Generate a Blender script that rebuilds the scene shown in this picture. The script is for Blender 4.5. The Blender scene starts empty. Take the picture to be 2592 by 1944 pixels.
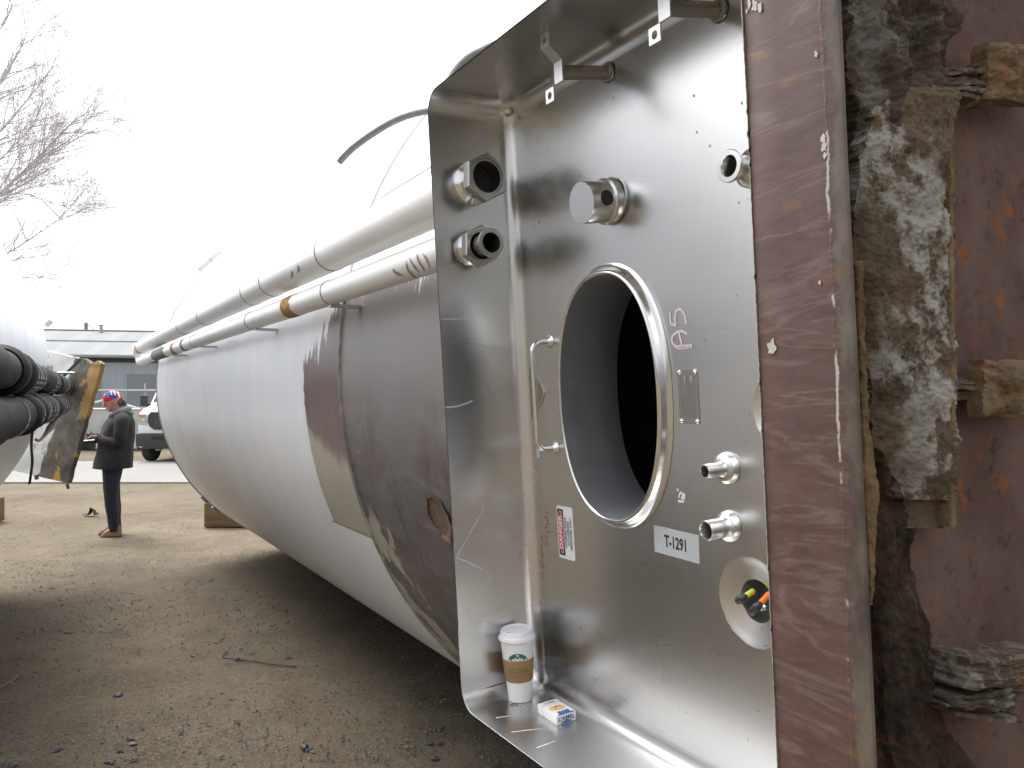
import bpy, bmesh, math, random
from math import sin, cos, pi, radians, sqrt, atan2
from mathutils import Vector, Matrix, noise
from mathutils.geometry import delaunay_2d_cdt
random.seed(7)
SC = bpy.context.scene
COL = SC.collection

# ------------------------------------------------------------------ camera, sky, sun, exposure
EYE = 1.71
cd = bpy.data.cameras.new('camera'); cam = bpy.data.objects.new('camera', cd); COL.objects.link(cam)
cam.location = (0, 0, EYE); cam.rotation_euler = (radians(90), 0, 0)
cd.sensor_width = 36; cd.lens = 28.0; cd.shift_y = 0.012; cd.clip_start = 0.05; cd.clip_end = 3000
SC.camera = cam
SC.view_settings.view_transform = 'Standard'; SC.view_settings.look = 'None'
SC.view_settings.exposure = 1.55; SC.view_settings.gamma = 1
SUN_EL, SUN_AZ = radians(58), radians(-50)      # azimuth measured from +Y towards +X
w = bpy.data.worlds.new('World'); SC.world = w; w.use_nodes = True
wt = w.node_tree; wt.nodes.clear()
sky = wt.nodes.new('ShaderNodeTexSky'); sky.sky_type = 'NISHITA'; sky.sun_disc = False
sky.sun_elevation = SUN_EL; sky.sun_rotation = SUN_AZ
sky.air_density = 1.0; sky.dust_density = 6.0; sky.ozone_density = 1.0
hs = wt.nodes.new('ShaderNodeHueSaturation'); hs.inputs['Saturation'].default_value = 0.22
bg = wt.nodes.new('ShaderNodeBackground'); bg.inputs['Strength'].default_value = 0.15
wo = wt.nodes.new('ShaderNodeOutputWorld')
wt.links.new(sky.outputs[0], hs.inputs['Color']); wt.links.new(hs.outputs[0], bg.inputs['Color']); wt.links.new(bg.outputs[0], wo.inputs[0])
sd = bpy.data.lights.new('sun', 'SUN'); sd.energy = 0.6; sd.angle = radians(40); sd.color = (1.0, 0.965, 0.92)
sun = bpy.data.objects.new('sun', sd); COL.objects.link(sun)
sv = Vector((sin(SUN_AZ) * cos(SUN_EL), cos(SUN_AZ) * cos(SUN_EL), sin(SUN_EL)))
sun.rotation_euler = sv.to_track_quat('Z', 'Y').to_euler(); sun.location = (0, 0, 20)

# ------------------------------------------------------------------ mesh helpers
class MB:
    def __init__(s): s.v = []; s.f = []
    def add(s, vs, fs, T=None):
        o = len(s.v)
        s.v += [tuple(T(p)) if T else tuple(p) for p in vs]
        s.f += [tuple(i + o for i in f) for f in fs]
        return s
    def box(s, c, d, T=None, bev=0, ax=None):
        bm = bmesh.new(); bmesh.ops.create_cube(bm, size=1)
        for v in bm.verts: v.co = Vector((v.co.x * d[0], v.co.y * d[1], v.co.z * d[2]))
        if bev: bmesh.ops.bevel(bm, geom=bm.edges[:], offset=bev, segments=2, affect='EDGES', profile=.6)
        bm.verts.index_update()
        c = Vector(c); ax = ax or (Vector((1, 0, 0)), Vector((0, 1, 0)), Vector((0, 0, 1)))
        vs = [c + ax[0] * v.co.x + ax[1] * v.co.y + ax[2] * v.co.z for v in bm.verts]
        fs = [[v.index for v in f.verts] for f in bm.faces]; bm.free()
        return s.add(vs, fs, T)
    def lathe(s, prof, o, ax, seg=32, T=None, rx=None, ell=1.0):
        """prof: (radius, t) along ax; closes where radius is 0"""
        o = Vector(o); ax = Vector(ax).normalized()
        e1 = Vector(rx).normalized() if rx else (Vector((0, 0, 1)) if abs(ax.z) < .9 else Vector((1, 0, 0))).cross(ax).normalized()
        e1 = (e1 - ax * e1.dot(ax)).normalized(); e2 = ax.cross(e1)
        vs = []; fs = []
        for r, t in prof:
            for k in range(seg):
                a = 2 * pi * k / seg
                vs.append(o + ax * t + e1 * (r * cos(a)) + e2 * (r * ell * sin(a)))
        for i in range(len(prof) - 1):
            for k in range(seg):
                k2 = (k + 1) % seg
                fs.append((i * seg + k, i * seg + k2, (i + 1) * seg + k2, (i + 1) * seg + k))
        return s.add(vs, fs, T)
    def tube(s, path, rad, seg=10, caps=True, T=None, flat=1.0):
        P = [Vector(p) for p in path]; n = len(P)
        R = rad if isinstance(rad, (list, tuple)) else [rad] * n
        tan = [(P[min(i + 1, n - 1)] - P[max(i - 1, 0)]).normalized() for i in range(n)]
        e = tan[0].orthogonal().normalized(); vs = []; fs = []
        for i in range(n):
            e = (e - tan[i] * e.dot(tan[i]))
            e = e.normalized() if e.length > 1e-6 else tan[i].orthogonal().normalized()
            b = tan[i].cross(e)
            for k in range(seg):
                a = 2 * pi * k / seg
                vs.append(P[i] + e * (R[i] * cos(a)) + b * (R[i] * flat * sin(a)))
        for i in range(n - 1):
            for k in range(seg):
                k2 = (k + 1) % seg
                fs.append((i * seg + k, i * seg + k2, (i + 1) * seg + k2, (i + 1) * seg + k))
        if caps:
            fs.append(tuple(range(seg))[::-1]); fs.append(tuple((n - 1) * seg + k for k in range(seg)))
        return s.add(vs, fs, T)
    def grid(s, nu, nv, fn, T=None, closed_u=False):
        vs = [fn(i / (nu - (0 if closed_u else 1)), j / (nv - 1)) for j in range(nv) for i in range(nu)]
        fs = []
        for j in range(nv - 1):
            for i in range(nu if closed_u else nu - 1):
                i2 = (i + 1) % nu
                fs.append((j * nu + i, j * nu + i2, (j + 1) * nu + i2, (j + 1) * nu + i))
        return s.add(vs, fs, T)
    def prism(s, poly, fr, back):
        """poly: 2-D points; fr(x,y,t) with t = 0 front, t = back"""
        n = len(poly)
        vs = [fr(x, y, 0) for x, y in poly] + [fr(x, y, back) for x, y in poly]
        fs = [tuple(range(n)), tuple(range(n, 2 * n))[::-1]] + [(i, i + n, (i + 1) % n + n, (i + 1) % n) for i in range(n)]
        return s.add(vs, fs)
    def build(s, name, mat, parent=None, ang=35, recalc=True):
        me = bpy.data.meshes.new(name); me.from_pydata([tuple(v) for v in s.v], [], s.f)
        if recalc:
            bm = bmesh.new(); bm.from_mesh(me); bmesh.ops.recalc_face_normals(bm, faces=bm.faces[:]); bm.to_mesh(me); bm.free()
        me.materials.append(mat)
        me.polygons.foreach_set('use_smooth', [True] * len(me.polygons))
        me.set_sharp_from_angle(angle=radians(ang)); me.update()
        o = bpy.data.objects.new(name, me); COL.objects.link(o)
        if parent: o.parent = parent
        return o
def _islands(s):
    par = list(range(len(s.v)))
    def fd(i):
        while par[i] != i: par[i] = par[par[i]]; i = par[i]
        return i
    for f in s.f:
        a = fd(f[0])
        for j in f[1:]:
            b = fd(j)
            if a != b: par[b] = a
    g = {}
    for f in s.f: g.setdefault(fd(f[0]), []).append(f)
    return list(g.values())
def _each(s, name, mat, parent=None, ang=35):
    out = []
    for fs in _islands(s):
        ids = sorted({i for f in fs for i in f}); mp = {j: k for k, j in enumerate(ids)}
        q = MB(); q.add([s.v[i] for i in ids], [tuple(mp[i] for i in f) for f in fs]); out.append(q.build(name, mat, parent, ang))
    return out
MB.each = _each          # one object per separate piece
def tag(o, label=None, cat=None, group=None, kind=None):
    if label: o['label'] = label
    if cat: o['category'] = cat
    if group: o['group'] = group
    if kind: o['kind'] = kind
    return o
def empty(name, loc, rz=0):
    o = bpy.data.objects.new(name, None); COL.objects.link(o); o.location = loc; o.rotation_euler = (0, 0, rz)
    o.empty_display_size = .2
    return o
def text_mb(txt, fr, size=1.0, bold=0.0, sx=1.0, shear=0.0, spacing=1.0, mb=None, center=True):
    cu = bpy.data.curves.new('t', 'FONT'); cu.body = txt; cu.size = size; cu.offset = bold * size; cu.shear = shear; cu.space_character = spacing
    if center: cu.align_x = 'CENTER'; cu.align_y = 'CENTER'
    cu.resolution_u = 3
    ob = bpy.data.objects.new('t', cu); COL.objects.link(ob)
    dg = bpy.context.evaluated_depsgraph_get(); me = bpy.data.meshes.new_from_object(ob.evaluated_get(dg))
    mb = mb or MB()
    mb.add([fr(v.co.x * sx, v.co.y) for v in me.vertices], [tuple(p.vertices) for p in me.polygons])
    bpy.data.objects.remove(ob); bpy.data.curves.remove(cu); bpy.data.meshes.remove(me)
    return mb
def nz(p, sc=1.0, o=0.0): return noise.noise(Vector((p[0] * sc + o, p[1] * sc + o * 1.7, p[2] * sc - o)))
def fbm(p, sc=1.0, oc=4, o=0.0):
    return noise.fractal(Vector((p[0] * sc + o, p[1] * sc + o, p[2] * sc + o)), 1.0, 2.0, oc)
def lerp(a, b, t): return a + (b - a) * t
def pl(pts, y):
    """piecewise linear through (y, x) pairs"""
    if y <= pts[0][0]: return pts[0][1]
    for (y0, x0), (y1, x1) in zip(pts, pts[1:]):
        if y <= y1: return lerp(x0, x1, (y - y0) / (y1 - y0))
    return pts[-1][1]

# ------------------------------------------------------------------ materials
class NT:
    def __init__(s, name):
        s.m = bpy.data.materials.new(name); s.m.use_nodes = True; s.t = s.m.node_tree; s.t.nodes.clear()
        s.out = s.t.nodes.new('ShaderNodeOutputMaterial'); s.b = s.t.nodes.new('ShaderNodeBsdfPrincipled')
        s.t.links.new(s.b.outputs[0], s.out.inputs[0]); s.tc = s.t.nodes.new('ShaderNodeTexCoord'); s.h = None
    def put(s, sock, v):
        if isinstance(v, bpy.types.NodeSocket): s.t.links.new(v, sock)
        elif isinstance(v, (tuple, list)) and len(v) == 3 and sock.type == 'RGBA': sock.default_value = (*v, 1)
        else: sock.default_value = v
    def co(s, scale=(1, 1, 1), loc=(0, 0, 0), rot=(0, 0, 0)):
        n = s.t.nodes.new('ShaderNodeMapping'); s.t.links.new(s.tc.outputs['Object'], n.inputs[0])
        n.inputs['Scale'].default_value = scale; n.inputs['Location'].default_value = loc; n.inputs['Rotation'].default_value = rot
        return n.outputs[0]
    def noise(s, scale=5, det=4, rough=.55, st=(1, 1, 1), loc=(0, 0, 0), dist=0):
        n = s.t.nodes.new('ShaderNodeTexNoise'); s.put(n.inputs['Vector'], s.co(st, loc))
        n.inputs['Scale'].default_value = scale; n.inputs['Detail'].default_value = det
        n.inputs['Roughness'].default_value = rough; n.inputs['Distortion'].default_value = dist
        return n.outputs['Fac']
    def voro(s, scale=5, st=(1, 1, 1), feat='F1', rnd=1.0, out='Distance', loc=(0, 0, 0)):
        n = s.t.nodes.new('ShaderNodeTexVoronoi'); n.feature = feat; s.put(n.inputs['Vector'], s.co(st, loc))
        n.inputs['Scale'].default_value = scale; n.inputs['Randomness'].default_value = rnd
        return n.outputs[out]
    def ramp(s, f, stops):
        n = s.t.nodes.new('ShaderNodeValToRGB'); s.put(n.inputs[0], f); e = n.color_ramp.elements
        while len(e) < len(stops): e.new(.5)
        for el, (p, c) in zip(e, stops):
            el.position = p; el.color = (c, c, c, 1) if not isinstance(c, (tuple, list)) else (*c, 1)
        return n.outputs[0]
    def mix(s, f, a, b, mode='MIX'):
        n = s.t.nodes.new('ShaderNodeMix'); n.data_type = 'RGBA'; n.blend_type = mode
        s.put(n.inputs[0], f); s.put(n.inputs[6], a); s.put(n.inputs[7], b)
        return n.outputs[2]
    def math(s, op, a, b=0.0, c=None, clamp=False):
        n = s.t.nodes.new('ShaderNodeMath'); n.operation = op; n.use_clamp = clamp
        s.put(n.inputs[0], a); s.put(n.inputs[1], b)
        if c is not None: s.put(n.inputs[2], c)
        return n.outputs[0]
    def step(s, v, a, b):          # smooth 0..1 as v goes a..b
        n = s.t.nodes.new('ShaderNodeMapRange'); n.interpolation_type = 'SMOOTHSTEP'
        s.put(n.inputs[0], v); n.inputs[1].default_value = a; n.inputs[2].default_value = b
        return n.outputs[0]
    def xyz(s):
        n = s.t.nodes.new('ShaderNodeSeparateXYZ'); s.t.links.new(s.tc.outputs['Object'], n.inputs[0]); return n.outputs
    def bump(s, hgt, strength=.3, dist=.01):
        n = s.t.nodes.new('ShaderNodeBump'); n.inputs['Strength'].default_value = strength; n.inputs['Distance'].default_value = dist
        s.put(n.inputs['Height'], hgt)
        if s.h is not None: s.t.links.new(s.h, n.inputs['Normal'])
        s.h = n.outputs[0]; s.t.links.new(s.h, s.b.inputs['Normal']); return s
    def set(s, col=None, rough=None, metal=None, spec=None, **k):
        if col is not None: s.put(s.b.inputs['Base Color'], col)
        if rough is not None: s.put(s.b.inputs['Roughness'], rough)
        if metal is not None: s.put(s.b.inputs['Metallic'], metal)
        if spec is not None: s.b.inputs['Specular IOR Level'].default_value = spec
        for a, v in k.items(): s.put(s.b.inputs[a.replace('_', ' ')], v)
        return s.m
def plain(name, col, rough=.6, metal=0, var=.12, scale=30, bump=.15, bd=.002):
    t = NT(name); n = t.noise(scale, 5, .6)
    t.bump(n, bump, bd)
    return t.set(t.mix(t.ramp(n, [(.3, 0), (.7, 1)]), tuple(c * (1 - var) for c in col), tuple(min(1, c * (1 + var)) for c in col)), rough, metal)

def steel(name, col=(.625, .622, .615), r0=.24, r1=.31, st=(30, 1.2, 30), wavy=.12):
    t = NT(name)
    br = t.noise(6, 3, .6, st); big = t.noise(1.6, 3, .5); mid = t.noise(5, 5, .6, (1, .6, 1.6)); mlo = t.noise(4, 1, .5, (1, .6, 1.6), loc=(5, 5, 5))
    c = t.mix(t.ramp(big, [(.3, 0), (.7, 1)]), tuple(x * .95 for x in col), tuple(x * 1.04 for x in col))
    c = t.mix(t.math('MULTIPLY', t.ramp(mid, [(.45, 0), (.8, 1)]), .16), c, tuple(x * .78 for x in col))
    c = t.mix(t.math('MULTIPLY', br, .10), c, tuple(x * .8 for x in col))
    rr = t.math('ADD', t.math('MULTIPLY', mlo, (r1 - r0)), r0)
    t.bump(t.noise(1.9, 0, .4), wavy, .01)
    return t.set(c, rr, 1.0)
STEEL = steel('brushed_stainless')
STEEL_P = steel('polished_stainless', (.70, .69, .67), .12, .2, (3, 3, 3), .0)
STEEL_D = steel('dull_stainless', (.42, .41, .385), .26, .38, (30, 30, 30), .0)
STEEL_M = steel('dark_weathered_stainless', (.30, .285, .25), .3, .42, (20, 20, 20), .0)
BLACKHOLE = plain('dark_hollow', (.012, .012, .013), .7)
GALV = plain('galvanised_steel', (.42, .43, .44), .45, .8, .1, 40)

def shell_mat(name, primer):
    """white tank paint; primer=True: the near ring, its lower part bare maroon primer. Object space: x=h, y=a along the tank, z up"""
    t = NT(name); x, y, z = t.xyz()[0:3]
    streak = t.noise(2.0, 4, .55, (1, 1.6, .35)); big = t.noise(.8, 3, .5)
    white = t.mix(t.ramp(streak, [(.35, 0), (.75, 1)]), (.74, .765, .81), (.65, .675, .725))
    white = t.mix(t.math('MULTIPLY', t.ramp(big, [(.4, 0), (.7, 1)]), .5), white, (.70, .70, .68))
    fine = t.noise(14, 5, .65, (1, 1.6, .5))
    dirt = t.ramp(fine, [(.64, 0), (.74, 1)])
    white = t.mix(t.math('MULTIPLY', dirt, .22), white, (.38, .36, .32))
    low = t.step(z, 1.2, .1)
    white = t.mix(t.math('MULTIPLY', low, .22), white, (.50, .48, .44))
    seam = t.math('ABSOLUTE', t.math('SUBTRACT', t.math('FRACT', t.math('MULTIPLY', y, .82)), .5))
    ln = t.math('MULTIPLY', t.step(seam, .004, .001), .25)
    white = t.mix(ln, white, (.34, .35, .37))
    # maroon primer
    w1 = t.noise(5, 5, .6, (1, .8, 2.6), dist=.8); w2 = t.noise(2.0, 4, .55, (1, 1.3, .6))
    mar = t.mix(t.ramp(w1, [(.35, 0), (.7, 1)]), (.078, .060, .058), (.160, .142, .138))
    mar = t.mix(t.ramp(w2, [(.35, 0), (.65, 1)]), mar, (.105, .10, .106))
    scr = t.ramp(t.noise(22, 6, .7, (1, .35, 2.2), dist=1.5), [(.60, 0), (.72, 1)])
    mar = t.mix(t.math('MULTIPLY', scr, .75), mar, (.29, .27, .255))
    drk = t.ramp(t.noise(5, 6, .7, (1, 2.2, .35), loc=(6, 6, 6)), [(.55, 0), (.68, 1)]); mar = t.mix(t.math('MULTIPLY', drk, .65), mar, (.042, .034, .032))
    chips = t.ramp(t.voro(16, (1, 1.1, .5)), [(.16, 1), (.24, 0)])
    cg = t.ramp(t.noise(3.1, 3, .5, loc=(5, 2, 9)), [(.47, 0), (.55, 1)])
    chips = t.math('MULTIPLY', chips, cg)
    mar = t.mix(chips, mar, (.09, .072, .05))
    cream = t.mix(w2, (.31, .29, .23), (.38, .36, .295)); cream = t.mix(chips, cream, (.25, .22, .16))
    ed = t.math('MULTIPLY', t.math('SUBTRACT', t.noise(7, 5, .7, (1, 1, .8)), .5), .3)
    edf = t.math('MULTIPLY', t.math('SUBTRACT', t.noise(7, 5, .7, (1, 3, .45)), .5), .62)
    if primer:
        # z local = height above ground; primer below ~2.08 m, ragged upper edge
        f = t.step(t.math('ADD', z, edf), 2.16, 2.12)
        blotch = t.ramp(t.noise(4, 5, .6, (1, 1.2, 1)), [(.5, 0), (.56, 1)])
        light = t.mix(t.math('MULTIPLY', t.step(z, 1.35, 2.0), .75), mar, (.27, .25, .24))
        base = t.mix(f, white, light)
        # cream remains along the seam low down
        k = t.math('ADD', t.math('ADD', y, edf), t.math('MULTIPLY', z, -.06))
        c1 = t.math('MULTIPLY', t.step(k, SEAM_Y - .30, SEAM_Y - .26), t.math('MULTIPLY', t.step(z, .56, .66), t.step(z, 1.32, 1.18)))
        c1 = t.math('MULTIPLY', c1, t.ramp(t.noise(6, 4, .6, (1, 1, .7), loc=(2, 7, 1)), [(.47, 0), (.50, 1)]))
        base = t.mix(c1, base, cream)
        rgh = t.math('ADD', t.math('MULTIPLY', w1, .25), t.math('ADD', .28, t.math('MULTIPLY', f, .05)))
    else:
        ky = t.math('ADD', y, t.math('MULTIPLY', ed, .35))
        a0 = t.step(ky, SEAM_Y + .50, SEAM_Y + .485)
        top = t.step(t.math('ADD', z, t.math('ADD', edf, t.math('MULTIPLY', y, .58))), 1.94 + .58 * (SEAM_Y + .3), 1.915 + .58 * (SEAM_Y + .3))
        bot = t.step(z, 1.135, 1.14)
        reg = t.math('MULTIPLY', a0, t.math('MULTIPLY', top, bot))
        pk = t.step(t.math('ADD', t.math('ADD', z, t.math('MULTIPLY', y, -.28)), ed), 1.46 - .28 * (SEAM_Y + .3), 1.56 - .28 * (SEAM_Y + .3))
        patch = t.mix(pk, cream, t.mix(.4, mar, (.21, .125, .12)))
        base = t.mix(reg, white, patch)
        ln2 = t.math('MULTIPLY', t.step(t.math('ABSOLUTE', t.math('SUBTRACT', z, 1.135)), .006, .002), t.step(y, SEAM_Y + .52, SEAM_Y + .51))
        base = t.mix(ln2, base, (.2, .19, .16))
        rgh = t.math('ADD', t.math('MULTIPLY', streak, .12), .27)
    t.bump(t.noise(1.6, 2, .5), .5, .02); t.bump(fine, .08, .004); t.bump(chips, -.3, .003)
    return t.set(base, rgh, 0, .5)

def rust(name, c1=(.085, .055, .045), c2=(.16, .09, .05), c3=(.32, .13, .035), spots=.5, sc=9, white=0.0, bump=.6, flat=False):
    t = NT(name)
    n1 = t.noise(sc, 8, .68); n2 = t.noise(sc * 2.7, 8, .7, loc=(4, 2, 1)); n3 = t.noise(sc * .35, 4, .6, loc=(9, 1, 3))
    c = t.mix(t.ramp(n1, [(.36, 0), (.62, 1)]), c1, c2)
    sp = t.math('MULTIPLY', t.ramp(n2, [(.54, 0), (.66, 1)]), t.ramp(n3, [(.62 - spots * .25, 0), (.72 - spots * .2, 1)]))
    c = t.mix(sp, c, c3)
    c = t.mix(t.math('MULTIPLY', t.ramp(t.noise(sc * 5, 6, .7, loc=(1, 8, 2)), [(.57, 0), (.66, 1)]), .55), c, tuple(x * .3 for x in c1))
    if white:
        wm = t.math('MULTIPLY', t.ramp(t.noise(sc * 1.6, 8, .72, loc=(7, 7, 2)), [(.49, 0), (.56, 1)]), t.ramp(n3, [(.44, 0), (.53, 1)]))
        c = t.mix(t.math('MULTIPLY', wm, white), c, (.31, .295, .26))
    t.bump(n1, bump * .6, .02); t.bump(n2, bump, .008); t.bump(t.noise(sc * 12, 5, .7), bump * .6, .003)
    return t.set(c, t.ramp(n1, [(.3, .95), (.7, .7)]), 0, .25)

# ================================================================== THE TANK BESIDE THE CAMERA
SEAM_Y = 3.07 - 4.7
CA, SA = cos(radians(30.5)), sin(radians(30.5))
TH, TZ, TR = 2.75, .108, 1.74            # axis distance from the camera, axis height over the eye, radius
H0, A0 = TH, 4.7
def Lc(h, a, z): return Vector((h - H0, a - A0, z + EYE))     # (h, a, z) seen from the eye -> tank space
tank = empty('storage_tank', (-SA * A0 + CA * H0, CA * A0 + SA * H0, 0), radians(30.5))
tag(tank, 'huge white steel tank on its side with bare maroon primer and an open stainless alcove', 'tank')
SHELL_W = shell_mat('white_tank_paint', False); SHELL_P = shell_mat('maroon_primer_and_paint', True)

# alcove frame: origin at the lower far back corner; n into the tank, s along it towards the camera, u up the (slightly leaning) wall
PHI = radians(3.73)
C0 = Vector((1.133, 1.77, -.757)); NV = Vector((cos(PHI), 0, sin(PHI))); UV = Vector((-sin(PHI), 0, cos(PHI))); SV = Vector((0, -1, 0))
AH, AD = 1.505, .232                     # alcove height and depth
def Q(n, s, u):
    p = C0 + NV * n + SV * s + UV * u
    return Lc(p.x, p.y, p.z)
def ray(x, y):
    rx = (x - 1106) / 1720; rz = (856 - y) / 1720
    return Vector((rx * CA + SA, -rx * SA + CA, rz))
def hit(x, y, axis, val):
    """where the sight line meets the plane coordinate axis == val; returns (n, s, u)"""
    d = ray(x, y); o = -C0
    A = {'n': NV, 's': SV, 'u': UV}[axis]
    k = (val - o.dot(A)) / d.dot(A); p = o + d * k
    return p.dot(NV), p.dot(SV), p.dot(UV)
def pn(x, y, n=0.0):
    r = hit(x, y, 'n', n); return r[1], r[2]

# --- shell rings
def shell(a0, a1, th0, th1, mat, name, r=TR, na=40, nth=160):
    m = MB()
    m.grid(nth, na, lambda u, v: Lc(TH - r * cos(lerp(th0, th1, u)), lerp(a0, a1, v), TZ + r * sin(lerp(th0, th1, u))))
    return m.build(name, mat, tank)
far_a = 8.92
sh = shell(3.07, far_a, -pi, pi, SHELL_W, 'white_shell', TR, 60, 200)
# the lap of the white jacket over the primer ring: a short turned edge, ragged
m = MB()
m.grid(260, 3, lambda u, v: (lambda th, e: Lc(TH - (TR + .0015 - .011 * (v < .1)) * cos(th), 3.071 - (.002 + .012 * abs(nz((th * 9, 0, 0), 3)) * (sin(th) < .25)) * (1 - v), TZ + (TR + .0015 - .011 * (v < .1)) * sin(th)))(lerp(-1.6, .22, u), 0))
m.build('jacket_lap', plain('seam_sealant', (.27, .255, .225), .8, 0, .45, 9), tank)
m = MB(); m.grid(200, 2, lambda u, v: (lambda th, q: Lc(TH - q * cos(th), 3.0702, TZ + q * sin(th)))(2 * pi * u, lerp(TR, TR - .02, v)), closed_u=True)
m.build('jacket_edge', SHELL_W, tank)
# near ring, with the alcove opening left free
m = MB(); r = TR - .008
cut = .86
def ring(th0, th1, a0, a1, nth, na):
    m.grid(nth, na, lambda u, v: Lc(TH - r * cos(lerp(th0, th1, u)), lerp(a0, a1, v), TZ + r * sin(lerp(th0, th1, u))))
ring(-pi, pi, 1.775, 3.075, 220, 16)
tl, tu = -math.asin((.79 + TZ) / r), math.asin((.755 - TZ) / r)
ring(tu, tl + 2 * pi, .66, 1.775, 150, 8)
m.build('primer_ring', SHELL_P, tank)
# peeled flake of jacket with brown edge near the alcove
FL = rust('flaked_foam', (.10, .07, .05), (.15, .10, .07), (.25, .15, .08), .4, 20)
m = MB(); flp = [(918, 1072), (931, 1068), (950, 1082), (965, 1110), (977, 1142), (974, 1176), (955, 1165), (935, 1135), (922, 1110)]
def shell_pt(x, y, rr):
    d = ray(x, y); o = (-TH, -TZ); dd = (d.x, d.z)
    A = dd[0] ** 2 + dd[1] ** 2; B = 2 * (o[0] * dd[0] + o[1] * dd[1]); C = o[0] ** 2 + o[1] ** 2 - rr * rr
    D = B * B - 4 * A * C
    if D < 0: D = 0
    k = (-B - sqrt(D)) / (2 * A); return d * k
cx = sum(p[0] for p in flp) / len(flp); cy = sum(p[1] for p in flp) / len(flp)
def flk(u, v):
    i = u * len(flp); i0 = int(i) % len(flp); f = i - int(i); a = flp[i0]; b = flp[(i0 + 1) % len(flp)]
    x, y = lerp(a[0], b[0], f), lerp(a[1], b[1], f); k = v
    x, y = cx + (x - cx) * (1 - k), cy + (y - cy) * (1 - k)
    j = nz((x, y, 3), .12) * 3
    p = shell_pt(x + j, y + j, r + (.008 if v < .12 else (.0015 if v > .22 else .005)))
    return Lc(p.x, p.y, p.z)
m.grid(54, 12, flk, closed_u=True); m.build('peeled_patch', FL, tank)
# dished far head
m = MB()
m.grid(96, 14, lambda u, v: (lambda th, k: Lc(TH - TR * cos(k * pi / 2) ** .9 * cos(th), far_a + .55 * sin(k * pi / 2), TZ + TR * cos(k * pi / 2) ** .9 * sin(th)))(2 * pi * u, min(v, .995)), closed_u=True)
m.build('dished_head', SHELL_W, tank)
for aa in (far_a,):
    m = MB(); m.tube([Lc(TH - (TR + .002) * cos(t), aa, TZ + (TR + .002) * sin(t)) for t in [2 * pi * k / 160 for k in range(161)]], .008, 6, False)
    m.build('rim_bead', plain('rim_grey', (.32, .33, .33), .6), tank)

# --- alcove tray with manway hole and two dished ports
def rrect(ins, r=.050, nc=9):
    r2 = max(r - ins, .004); x0, x1, y0, y1 = ins, 1.0 - ins, ins, AH - ins; P = []
    for (cx, cy, a) in ((x1 - r2, y1 - r2, 0), (x0 + r2, y1 - r2, 90), (x0 + r2, y0 + r2, 180), (x1 - r2, y0 + r2, 270)):
        for k in range(nc):
            t = radians(a + 90 * k / (nc - 1)); P.append((cx + r2 * cos(t), cy + r2 * sin(t)))
    return P
prof = [(0, -AD), (0, -AD + .06), (0, -AD + .12), (0, -.04)] + [(.036 * (1 - cos(t)), -.036 + .036 * sin(t)) for t in [pi / 2 * k / 7 for k in range(1, 8)]]
m = MB(); rows = []
for ins, n in prof: rows.append([(n, x, y) for x, y in rrect(ins)])
L = len(rows[0])
# subdivide long straight sides for gentle waviness
def wav(n, s, u):
    return Q(n, s, u)
m.grid(L, len(rows), lambda u, v: Q(*rows[int(round(v * (len(rows) - 1)))][int(round(u * L)) % L]), closed_u=True)
MC = (.366, .757); MRX, MRY = .172, .268
def oval(t, off=0.0, e=2.25):
    c, s = cos(t), sin(t)
    return (MC[0] + (MRX + off) * abs(c) ** (2 / e) * (1 if c >= 0 else -1), MC[1] + (MRY + off) * abs(s) ** (2 / e) * (1 if s >= 0 else -1))
port = [pn(1626, 1301), (pn(1700, 884)[0], pn(1700, 884)[1])]
PR = [.084, .075]
loops = [rrect(.036), [oval(2 * pi * k / 72, .02) for k in range(72)]]
for (ps, pu), pr in zip(port, PR): loops.append([(ps + pr * cos(2 * pi * k / 48), pu + pr * sin(2 * pi * k / 48)) for k in range(48)])
vs = []; ed = []
for lp in loops:
    o = len(vs)
    # drop duplicate corner points
    lp2 = []
    for p in lp:
        if not lp2 or (abs(p[0] - lp2[-1][0]) + abs(p[1] - lp2[-1][1])) > 1e-5: lp2.append(p)
    vs += [Vector(p) for p in lp2]; ed += [(o + i, o + (i + 1) % len(lp2)) for i in range(len(lp2))]
r_ = delaunay_2d_cdt(vs, ed, [], 1, 1e-6)
V2, F2 = r_[0], r_[2]
def inside(p):
    a, b = (p[0] - MC[0]) / (MRX + .02), (p[1] - MC[1]) / (MRY + .02)
    if abs(a) ** 2.25 + abs(b) ** 2.25 < .995: return True
    return any((p[0] - q[0]) ** 2 + (p[1] - q[1]) ** 2 < (pr * .985) ** 2 for q, pr in zip(port, PR))
F2 = [f for f in F2 if not inside((sum(V2[i][0] for i in f) / len(f), sum(V2[i][1] for i in f) / len(f)))]
m.add([Q(0, p[0], p[1]) for p in V2], F2)
for (ps, pu), pr in zip(port, PR):      # dished port: shallow cone, then a cup
    m.lathe([(pr, 0), (pr * .97, .0006), (pr * .9, .0025), (pr * .75, .0062), (pr * .52, .0105), (pr * .47, .0115), (pr * .455, .016), (pr * .45, .06)], Q(0, ps, pu), Q(1, 0, 0) - Q(0, 0, 0), 48, rx=(0, 1, 0))
alc = m.build('alcove_lining', STEEL, tank, 28, recalc=False)
# weld bead lines and bright corner welds
m = MB()
for u in (.03, AH - .03):
    m.tube([Q(-AD + .002, .0, u), Q(-.03, .006, u)], .003, 6)
m.lathe([(0, .012), (.008, .009), (.012, .003), (.013, 0)], Q(-.02, .02, AH - .02), Q(-1, .8, -.6) - Q(0, 0, 0), 12)
m.each('corner_weld', STEEL_P, tank)
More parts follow.
